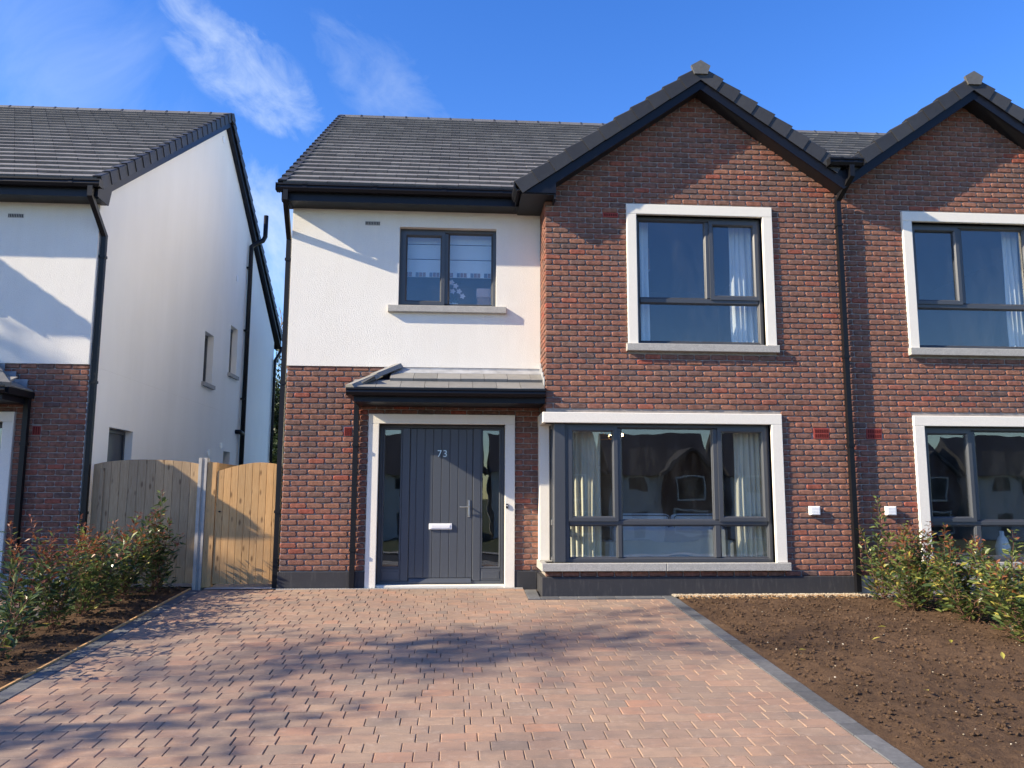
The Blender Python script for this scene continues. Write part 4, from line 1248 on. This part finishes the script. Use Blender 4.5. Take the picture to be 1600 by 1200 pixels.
b = MB(); b.tube([(gx0+.06, YG-.004, 1.0), (gx0+.06, YG-.03, 1.0)], .012, 8); b.build('latch', 'pvc_black', gt)
b = MB(); b.box(-4.525, -4.405, YG-.01, YG+.09, 0, 1.66); b2 = b.build('gate_post', 'timber', None)
tag(b2, 'square timber gate post between concrete post and arched gate', 'post')
b = MB(); b.box(-3.535, -3.505, YG-.0, YG+.07, 0, 1.62); tag(b.build('gate_stop', 'pvc_black', None), 'thin black jamb strip between gate and brick wall corner', 'post')
# slotted concrete post
b = MB()
b.prism([(-4.64, YG-.03), (-4.60, YG-.03), (-4.595, YG-.005), (-4.565, YG-.005), (-4.56, YG-.03), (-4.53, YG-.03), (-4.53, YG+.09), (-4.64, YG+.09)], 'z', -.1, 1.72)
tag(b.build('concrete_post', 'concrete', None), 'grey slotted concrete fence post between fence panel and gate', 'post')
fp = thing('fence_panel', 'greyish timber fence panel with curved top beside the white side wall', 'fence', (-5.4, YG, 0))
fx0, fx1, n = -6.04, -4.645, 12
for i in range(n):
    xa = fx0+(fx1-fx0)*i/n; xb = fx0+(fx1-fx0)*(i+1)/n
    f2 = lambda x: 1.58+.115*math.sqrt(max(0, 1-((x-(fx0+fx1)/2-.02)/((fx1-fx0)/2*1.12))**2)*1)
    b = MB(); board(b, xa+.0012, xb-.0012, YG+.03, YG+.05, .05, f2(xa), f2(xb)); b.build('board', 'timber_grey', fp)
b = MB(); b.box(fx0+.10, fx0+.15, YG+.004, YG+.029, .05, 1.575); b.build('batten', 'timber_grey', fp)
for z in (.3, .95, 1.48):
    b = MB(); b.box(fx0, fx1, YG+.0505, YG+.085, z-.04, z+.04); b.build('rail', 'timber_grey', fp)
# second fence running back between the gardens
fb = thing('fence_panel', 'dark boarded fence running back behind the arched gate', 'fence', (-4.62, 3, 0))
for i in range(22):
    ya = 1.0+i*.145
    b = MB(); b.box(-4.62, -4.60, ya+.001, ya+.143, .05, 1.68); b.build('board', 'timber', fb)
b = MB(); b.box(-4.655, -4.621, 1.0, 4.19, 1.45, 1.53); b.build('rail', 'timber', fb)

# ------------------------------------------------------------------ plants
def leaf(mb, p, d, n, L, w, mi):
    """folded lance-shaped leaf from p along d, face normal n"""
    s = d.cross(n).normalized()
    droop = n*(-.10*L)
    a, t_ = p, p+d*L+droop
    m1 = p+d*(L*.42)-n*(.10*w)
    l1, r1 = p+d*(L*.40)+s*w*.5+n*(.12*w), p+d*(L*.40)-s*w*.5+n*(.12*w)
    l2, r2 = p+d*(L*.74)+s*w*.33+droop*.5+n*(.08*w), p+d*(L*.74)-s*w*.33+droop*.5+n*(.08*w)
    m2 = p+d*(L*.76)+droop*.5-n*(.06*w)
    mb.add([tuple(q) for q in (a, l1, m1, r1, l2, m2, r2, t_)], [(0, 2, 1), (0, 3, 2), (1, 2, 5, 4), (2, 3, 6, 5), (4, 5, 7), (5, 6, 7)], mi)
def rv3():
    return Vector((random.gauss(0, 1), random.gauss(0, 1), random.gauss(0, 1))).normalized()
LM = ['leaf_dark', 'leaf_light', 'leaf_bronze', 'leaf_yellow']
def shrub(label, x, y, h, spread, nst, dens, mixw, group, top_red, tall=None, lean=(0, 0)):
    z0 = gz0(y)+.0
    t_ = thing('hedge_shrub', label, 'shrub', (x, y, z0), group)
    st, lf = MB(), MB()
    for k in range(nst):
        hh = 1.12*h*U(.62, 1.02)
        if tall and k == 0: hh = tall
        ang = U(0, 6.28); sp = 1.55*spread*U(.2, 1.0)
        if tall and k == 0: sp *= .3
        base = Vector((x+U(-.05, .05), y+U(-.05, .05), z0-.02))
        top = base+Vector((math.cos(ang)*sp+lean[0]*hh, math.sin(ang)*sp+lean[1]*hh, hh))
        mid = base.lerp(top, .5)+Vector((U(-.05, .05), U(-.05, .05), .04))
        pts = []
        for i in range(7):
            q = i/6
            pts.append(base*(1-q)**2+mid*2*q*(1-q)+top*q*q + rv3()*.012*(i > 0))
        st.tube(pts, [.0065*(1-.75*i/6) for i in range(7)], 4, cap=False)
        nl = int(dens*hh*1.25)
        for i in range(nl):
            q = .05+.95*(i+random.random())/nl
            if q < .2 and random.random() < .3: continue
            j = min(int(q*6), 5); fq = q*6-j
            p = pts[j].lerp(pts[j+1], fq)
            # side twig
            out = Vector((math.cos(i*2.4+k), math.sin(i*2.4+k), U(-.1, .6))).normalized()
            off = U(.0, .17)*(1.12-q)
            p2 = p+out*off
            d = (out*1.0+Vector((0, 0, U(-.25, .75)))+rv3()*.45).normalized()
            nn = (Vector((0, 0, 1))+rv3()*.55); nn = (nn-d*nn.dot(d)).normalized()
            L = U(.065, .125)*(1-.35*max(0, q-.75)/.25)
            r_ = random.random()
            red = top_red*max(0, (q-.55)/.45)
            if r_ < red: mi = 2; L *= .8
            else:
                w0, w1, w3 = mixw
                mi = random.choices((0, 1, 3), (w0, w1, w3))[0]
            leaf(lf, p2, d, nn, L, L*U(.36, .48), mi)
            if off > .05: st.tube([p, p2], [.003, .0018], 3, cap=False)
    st.build('stem', 'stem', t_)
    o = lf.build('foliage', None, t_, mats=LM); o['kind'] = 'stuff'
    return t_
gl_ = 'hedge shrubs along the left side of the drive'
lefts = [(-4.98, .36, 1.02, .24, 10, 62, 'taller left hedge shrub with sparse red tip against the concrete post', .5, 1.32),
         (-5.20, -.10, .98, .30, 11, 66, 'left hedge shrub in front of the right half of the fence panel', .55, None),
         (-5.28, -.62, .98, .30, 11, 64, 'left hedge shrub with red tips in front of the middle of the fence panel', .75, None),
         (-5.22, -1.15, .92, .28, 10, 60, 'left hedge shrub before the white wall strip beside the black downpipe', .85, None),
         (-5.26, -1.72, 1.10, .28, 11, 56, 'left hedge shrub with the reddest crown, before the shaded brick front', 1.1, None),
         (-5.30, -2.30, 1.02, .28, 9, 54, 'left hedge shrub with bronze top near the left picture edge', .9, None),
         (-5.14, -2.95, .72, .25, 7, 46, 'low dark green shrub cut by the left picture edge', .25, None),
         (-5.05, -3.55, .55, .25, 6, 44, 'lowest small shrub at the bottom of the left hedge', .1, None)]
for (x, y, h, sp, ns, dn, lb, red, tall) in lefts:
    shrub(lb, x, y, h, sp, ns, dn, (.70, .28, .02), gl_, red, tall)
gr_ = 'hedge shrubs along the right side of the soil bed'
rights = [(4.22, -.42, .78, .24, 8, 60, 'right hedge shrub by the downpipe with one tall bare red-tipped shoot', .35, 1.28),
          (4.40, -.80, .92, .32, 12, 74, 'right hedge shrub with coppery top under the white vent box', .85, None),
          (4.62, -1.28, .95, .30, 12, 70, 'right hedge shrub with bronze tips before the neighbour window jamb', .7, None),
          (4.46, -1.80, .62, .28, 10, 72, 'low green right hedge shrub in front of the grey plinth', .2, None),
          (4.62, -2.30, .86, .28, 10, 72, 'right hedge shrub with yellow leaves near the right picture edge', .35, None),
          (4.42, -2.78, .74, .26, 10, 70, 'green and yellow shrub cut by the right picture edge', .2, None),
          (4.75, -3.2, .8, .28, 9, 66, 'shrub at the lower right corner of the right hedge', .2, None),
          (4.20, -1.15, .55, .26, 8, 70, 'low bushy right hedge shrub nearest the bare soil', .15, None),
          (4.95, -1.75, .95, .30, 10, 66, 'right hedge shrub behind the low green one, reaching the neighbour sill', .5, None)]
for (x, y, h, sp, ns, dn, lb, red, tall) in rights:
    shrub(lb, x, y, h, sp, ns, dn, (.38, .52, .10), gr_, red, tall)
# fallen leaves on the soil
for i, (x, y) in enumerate(((2.42, -4.35), (2.85, -2.75), (3.55, -2.9), (3.2, -2.2), (3.65, -3.5), (2.05, -3.1))):
    b = MB(); leaf(b, Vector((x, y, gz0(y)+.062)), Vector((U(-1, 1), U(-.5, .5), .15)).normalized(), Vector((0, 0, 1)), .09, .038, 0)
    lb = ['pale yellow fallen leaf lowest on the brown soil', 'yellowish fallen leaf in the middle of the soil bed', 'small pale fallen leaf towards the right hedge', 'small fallen leaf high up the soil bed', 'pale curled fallen leaf near the right picture edge', 'small fallen leaf near the dark kerb'][i]
    tag(b.build('fallen_leaf', 'leaf_yellow', None), lb, 'leaf', 'fallen leaves on the soil')

def bare_tree(label, base, h, r, seed, levels=5, group=None, twigs=2, spread=.5, parts=True, dens=1.0):
    rnd = random.Random(seed)
    t_ = thing('bare_tree', label, 'tree', base, group)
    tr, br = MB(), MB()
    def grow(p, d, L, rad, lev):
        n = 4
        pts = [p]; dd = d.copy()
        for i in range(n):
            dd = (dd+Vector((rnd.gauss(0, .10), rnd.gauss(0, .10), rnd.gauss(.05, .06)))).normalized()
            pts.append(pts[-1]+dd*L/n)
        (tr if lev == 0 else br).tube(pts, [rad*(1-.45*i/n) for i in range(n+1)], 7 if lev == 0 else (5 if lev < 3 else 3), cap=False)
        if lev >= levels: return
        nb = rnd.randint(3, 4) if lev < 3 else twigs+1
        for k in range(nb):
            q = (1.0 if k == 0 else rnd.uniform(.40, .98)) if lev else (1.0 if k == 0 else rnd.uniform(.55, 1))
            j = min(int(q*n), n-1); pp = pts[j].lerp(pts[j+1], q*n-j)
            a = rnd.uniform(0, 6.28); s = Vector((math.cos(a), math.sin(a), rnd.uniform(-.1, .5)))
            nd = (dd*(1-spread)+s*spread*(1.0 if k else .35)).normalized()
            grow(pp, nd, L*rnd.uniform(.58, .80), rad*(.68 if k == 0 else rnd.uniform(.38, .55)), lev+1)
    grow(Vector(base), Vector((0, 0, 1)), h*.30, r, 0)
    tr.build('trunk', 'bark', t_); o = br.build('crown', 'bark', t_); 
    return t_
def leafy_tree(label, base, crowns, n, size, mats, name='evergreen_tree', trunk=.15, group=None):
    t_ = thing(name, label, 'tree', base, group)
    lf, tr = MB(), MB()
    tot = sum(c[3]*c[4]*c[5] for c in crowns)
    for (cx, cy, cz, rx, ry, rz) in crowns:
        for i in range(int(n*rx*ry*rz/tot)):
            v = rv3(); q = random.random()**.45
            nz = .72+.45*noise.noise(v*2.2+Vector((cx, cy, cz)))
            p = Vector((cx+v.x*rx*q*nz*1.2, cy+v.y*ry*q*nz*1.2, cz+v.z*rz*q*nz*1.2))
            if noise.noise(p*1.6) < -.22: continue
            d = (v+rv3()*.8).normalized(); nn = rv3(); nn = (nn-d*nn.dot(d)).normalized()
            L = size*U(.6, 1.3)
            s = d.cross(nn)
            lf.add([tuple(p), tuple(p+d*L*.5+s*L*.28), tuple(p+d*L), tuple(p+d*L*.5-s*L*.28)], [(0, 1, 2, 3)])
        tr.tube([Vector(base), Vector(base).lerp(Vector((cx, cy, cz)), .6), Vector((cx, cy, cz))], [trunk, trunk*.6, trunk*.2], 6, cap=False)
    tr.build('trunk', 'bark', t_); o = lf.build('crown', mats, t_); o['kind'] = 'stuff'
    return t_
bare_tree('bare winter tree showing in the gap between the two houses', (-8.2, 22, 0), 10.6, .20, 5, 6, spread=.48)
leafy_tree('dark ivy-covered evergreen in the narrow gap between the houses', (-6.2, 16.5, 0), [(-6.2, 16.5, 2.2, 1.5, 1.3, 2.6), (-5.7, 16.4, 4.4, 1.2, 1.1, 1.6), (-7.1, 17, 3.6, 1.3, 1.2, 2.0), (-6.3, 17.6, 3.0, 1.7, 1.0, 3.2)], 34000, .15, 'leaf_evergreen')

# ------------------------------------------------------------------ things indoors, seen through the glass
def curtain(label, x0, x1, y, z0, z1, mat, folds, amp=.03, gather=0.0):
    b = MB(); n = folds*8; m_ = 10
    v = []
    for j in range(m_+1):
        q = j/m_; z = z1+(z0-z1)*q
        for i in range(n+1):
            u = i/n
            xx = x0+(x1-x0)*u
            xx = (x0+x1)/2+(xx-(x0+x1)/2)*(1-gather*math.sin(q*math.pi)*.5)
            v.append((xx+.006*math.sin(7*q+u*9), y+amp*math.sin(u*folds*2*math.pi+.6*math.sin(3*q))*(0.55+.45*q)+.012*math.sin(u*23), z))
    f = [(j*(n+1)+i, j*(n+1)+i+1, (j+1)*(n+1)+i+1, (j+1)*(n+1)+i) for j in range(m_) for i in range(n)]
    b.add(v, f)
    return tag(b.build('curtain', mat, None, smooth=True), label, 'curtain')
curtain('cream curtain at the left side of the ground-floor bay window', .34, .80, .41, .10, 2.14, 'curtain_cream', 6, .035)
curtain('cream curtain at the right side of the ground-floor bay window', 2.62, 3.06, .31, .10, 2.14, 'curtain_cream', 6, .035)
curtain('narrow white curtain at the left of the upper gable window', 1.27, 1.50, .34, 3.0, 5.08, 'curtain_white', 3, .03)
curtain('white curtain at the right of the upper gable window', 2.66, 3.06, .34, 3.0, 5.08, 'curtain_white', 5, .035)
curtain('white net curtain strip in the neighbour upper window', 6.72, 6.95, .34, 3.0, 5.08, 'curtain_white', 3, .03)
# sofa with its back to the bay window
sf = thing('sofa', 'pale grey sofa with dark piping, its back to the bay window', 'sofa', (1.8, .95, .06))
def soft(x0, x1, y0, y1, z0, z1, r=.05):
    b = MB()
    v = []
    lv = [(z0, r), (z0+r*.4, r*.25), (z0+r, 0), (z1-r, 0), (z1-r*.4, r*.25), (z1, r)]
    for z, i in lv:
        c = r
        v += [(x0+i+c, y0+i, z), (x1-i-c, y0+i, z), (x1-i, y0+i+c, z), (x1-i, y1-i-c, z), (x1-i-c, y1-i, z), (x0+i+c, y1-i, z), (x0+i, y1-i-c, z), (x0+i, y0+i+c, z)]
    f = [tuple(range(7, -1, -1)), tuple(40+i for i in range(8))]
    for k in range(5):
        for i in range(8): j = (i+1) % 8; f.append((8*k+i, 8*k+j, 8*k+8+j, 8*k+8+i))
    b.add(v, f)
    return b
soft(1.02, 2.62, .62, .82, .10, .80).build('backrest', 'sofa_fabric', sf, smooth=False)
soft(1.02, 2.62, .82, 1.5, .12, .44).build('seat', 'sofa_fabric', sf)
soft(.90, 1.04, .64, 1.5, .10, .62).build('armrest', 'sofa_fabric', sf); soft(2.60, 2.74, .64, 1.5, .10, .62).build('armrest', 'sofa_fabric', sf)
for x0 in (1.05, 1.84):
    q = soft(x0, x0+.77, .66, .84, .60, .985, .06).build('back_cushion', 'sofa_fabric', sf)
    b = MB(); b.tube([(x0+.03, .662, .66), (x0+.03, .662, .935), (x0+.06, .662, .958), (x0+.71, .662, .958), (x0+.74, .662, .935), (x0+.74, .662, .66)], .007, 5); b.build('piping', 'sofa_piping', q)
for x0 in (1.0, 2.6):
    b = MB(); b.tube([(x0, .75, .06), (x0, .75, .11)], .02, 6); b.build('foot', 'sofa_piping', sf)
# ceiling lights
ch = thing('chandelier', 'brass ceiling light with small glowing bulbs behind the bay window', 'lamp', (1.25, 2.6, 2.5))
b = MB(); b.tube([(1.25, 2.6, 2.50), (1.25, 2.6, 2.20)], .012, 6); b.tube([(1.25+.3*math.cos(a*math.pi/6), 2.6+.3*math.sin(a*math.pi/6), 2.16) for a in range(13)], .012, 5, cap=False)
for a in range(6): b.tube([(1.25, 2.6, 2.22), (1.25+.3*math.cos(a*math.pi/3), 2.6+.3*math.sin(a*math.pi/3), 2.16)], .008, 5)
b.build('frame', 'brass', ch)
for a in range(6):
    vs, fs = clod(.03); b = MB(); b.add([tuple(q*(.03/q.length)+Vector((1.25+.3*math.cos(a*math.pi/3), 2.6+.3*math.sin(a*math.pi/3), 2.215))) for q in vs], fs); b.build('bulb', 'bulb', ch)
pd = thing('pendant_lamp', 'dusky pink drum pendant lamp behind the upper gable window', 'lamp', (1.62, 1.35, 5.15))
b = MB(); b.tube([(1.62, 1.35, 5.15), (1.62, 1.35, 4.98)], .006, 5); b.build('flex', 'sofa_piping', pd)
b = MB(); b.tube([(1.62, 1.35, 4.64), (1.62, 1.35, 4.98)], [.15, .14], 20, cap=False); b.build('shade', 'lamp_shade', pd, smooth=True)
b = MB(); b.tube([(1.62, 1.35, 4.645), (1.62, 1.35, 4.65)], [.145, .145], 20); b.build('diffuser', 'curtain_white', pd)
# roman blind, orchid and box in the landing window
rb = thing('roman_blind', 'pale blue roman blind with patterned hem in the small upper window', 'blind', (-1.31, RC+.30, 5.02))
zz = [5.02, 4.84, 4.83, 4.62, 4.61, 4.42]
for i in range(3):
    b = MB(); b.box(-1.98, -.64, RC+.26+.012*i, RC+.268+.012*i, zz[2*i+1], zz[2*i]); b.build('fold', 'blind_cloth', rb)
for i in range(27):
    if i % 4 == 3: continue
    b = MB(); x0 = -1.975+i*.0494; b.box(x0, x0+.043, RC+.27, RC+.276, 4.355, 4.419); b.build('hem_patch', 'blind_trim_a' if i % 4 else 'blind_trim_b', rb)
b = MB(); b.box(-1.98, -.64, RC+.277, RC+.285, 4.35, 4.42); b.build('hem', 'blind_cloth', rb)
b = MB(); b.box(-2.0, -.62, RC+.17, RC+.40, 3.83, 3.862); tag(b.build('inner_sill', 'white_plastic', None), 'white inner sill of the small upper window', 'sill')
oc = thing('orchid', 'potted orchid with pale flowers on the small upper window sill', 'plant', (-1.22, RC+.30, 3.862))
b = MB(); b.tube([(-1.22, RC+.30, 3.862), (-1.22, RC+.30, 3.97)], [.045, .06], 12); b.build('pot', 'white_plastic', oc)
b = MB(); b.tube([(-1.22, RC+.30, 3.96), (-1.25, RC+.29, 4.15), (-1.21, RC+.27, 4.27), (-1.12, RC+.25, 4.27)], .005, 5); b.build('stem', 'leaf_dark', oc)
for (dx, dz_) in ((-1.26, 4.27), (-1.20, 4.22), (-1.15, 4.14), (-1.10, 4.07), (-1.24, 4.14)):
    b = MB()
    for k in range(5):
        a = k*1.2566; d = Vector((math.cos(a), -.2, math.sin(a))).normalized(); leaf(b, Vector((dx, RC+.25, dz_)), d, Vector((0, -1, 0)), .045, .032, 0)
    b.build('flower', 'petal', oc)
for k in range(4):
    b = MB(); leaf(b, Vector((-1.22, RC+.30, 3.97)), Vector((math.cos(k*1.7), math.sin(k*1.7), .5)).normalized(), Vector((0, 0, 1)), .16, .045, 0); b.build('leaf', 'leaf_dark', oc)
bx = thing('storage_box', 'brown box with darker lid at the right of the small upper window', 'box', (-.80, RC+.32, 3.862))
soft(-.89, -.70, RC+.24, RC+.40, 3.862, 4.06, .01).build('body', 'box_brown', bx); soft(-.90, -.69, RC+.23, RC+.41, 4.06, 4.19, .012).build('lid', 'lamp_shade', bx)
b = MB(); b.tube([(6.42, .40, .40), (6.42, .40, .55), (6.42, .40, .66), (6.42, .40, .70), (6.42, .40, .76)], [.09, .095, .06, .03, .03], 12)
tag(b.build('white_jug', 'white_plastic', None, smooth=True), 'white plastic jug standing inside the neighbour ground-floor window', 'jug')

# ------------------------------------------------------------------ across the street (seen mirrored in the windows) and trees off to the left
def far_house(x, y):
    z = gz0(y)-.05
    t_ = thing('far_house', 'house across the street, seen only mirrored in the window glass', 'house', (x, y, z), 'houses mirrored in the windows')
    b = MB(); b.box(x-4.2, x+.2, y-8, y, z, z+5.4); b.build('plaster_wall', 'far_white', t_)
    b = MB(); b.prism([(x+.2, z), (x+4.4, z), (x+4.4, z+5.3), (x+2.3, z+7.0), (x+.2, z+5.3)], 'y', y-8, y+.7); b.build('brick_wall', 'far_brick', t_)
    b = MB(); b.prism([(y+.5, z+5.3), (y-4, z+8.9), (y-8.5, z+5.3)], 'x', x-4.4, x+4.5); rf_ = b.build('roof', 'far_roof', t_)
    for sx in (-1, 1):
        b = MB(); b.prism([(x+2.3, z+7.35), (x+2.3, z+7.05), (x+2.3+sx*2.5, z+5.15), (x+2.3+sx*2.5, z+5.42)], 'y', y-4, y+1.0); b.build('gable_roof', 'far_roof', t_)
    for (xa, xb, za, zb, yy, sr) in ((x-2.6, x-1.2, 3.9, 5.1, y, 0), (x+1.3, x+3.3, 3.3, 5.1, y+.7, 1), (x+.9, x+3.7, .5, 2.3, y+.7, 1), (x-2.4, x-1.2, .1, 2.2, y, 1)):
        if sr:
            b = MB(); b.ring(xa-.14, xb+.14, z+za-.1, z+zb+.14, [(0, yy+.001), (0, yy+.05), (.14, yy+.05), (.14, yy+.001)]); b.build('window_surround', 'far_white', t_)
        b = MB(); b.box(xa, xb, yy-.02, yy+.02, z+za, z+zb); w_ = b.build('window', 'pvc_grey', t_)
        b = MB(); b.box(xa+.08, (xa+xb)/2-.04, yy+.02, yy+.026, z+za+.08, z+zb-.08); b.build('pane', 'pvc_black', w_)
        b = MB(); b.box((xa+xb)/2+.04, xb-.08, yy+.02, yy+.026, z+za+.08, z+zb-.08); b.build('pane', 'pvc_black', w_)
for x in (-24, -13.5, -3.5, 6.0, 15.5, 25.5, 36, 46.5, 57): far_house(x, -55)

gs = 'trees standing off to the left, out of the picture'
leafy_tree('dense evergreen added out of view on the left to shade the left house front', (-18.8, -2.8, -.15), [(-21.15, -3.0, 7.5, 1.5, 1.2, 4.1), (-17.0, -2.35, 4.4, 1.2, 0.9, 2.4), (-18.0, -2.5, 3.4, 2.2, 1.2, 2.2)], 30000, .25, 'leaf_evergreen', group=gs)  # unseen crowns, added and shaped to throw shade on that wall
def thin_tree(label, base, crown, seed, n):
    t_ = bare_tree(label, base, crown[2]*1.05, .17, seed, 4, gs, spread=.45)
    lf = MB(); cx, cy, cz, rx, ry, rz = crown
    for i in range(n):
        v = rv3(); q = random.random()**.5
        p = Vector((cx+v.x*rx*q, cy+v.y*ry*q, cz+v.z*rz*q))
        if noise.noise(p*.85+Vector((seed, 0, 0))) < .06: continue
        d = rv3(); nn = rv3(); nn = (nn-d*nn.dot(d)).normalized(); L = U(.09, .19); w = d.cross(nn)
        lf.add([tuple(p), tuple(p+d*L*.5+w*L*.3), tuple(p+d*L), tuple(p+d*L*.5-w*L*.3)], [(0, 1, 2, 3)])
    o = lf.build('foliage', 'leaf_evergreen', t_); o['kind'] = 'stuff'
thin_tree('thin-leaved tree off to the left shading the drive, nearest the houses', (-15.2, -6.3, -.4), (-15.2, -6.3, 8.3, 2.4, 1.25, 2.8), 21, 2100)
thin_tree('thin-leaved tree off to the left shading the drive, middle one', (-20.5, -8.3, -.5), (-20.5, -8.3, 11.2, 2.4, 1.0, 2.8), 33, 1900)
thin_tree('thin-leaved tree off to the left shading the drive, nearest the street', (-13.6, -7.6, -.5), (-13.6, -7.6, 5.2, 1.6, 1.0, 1.7), 47, 1200)
bare_tree('tallest bare tree far off to the left, its long soft shade crossing the drive', (-27.5, -10.4, -.6), 22, .36, 58, 4, gs, spread=.46)
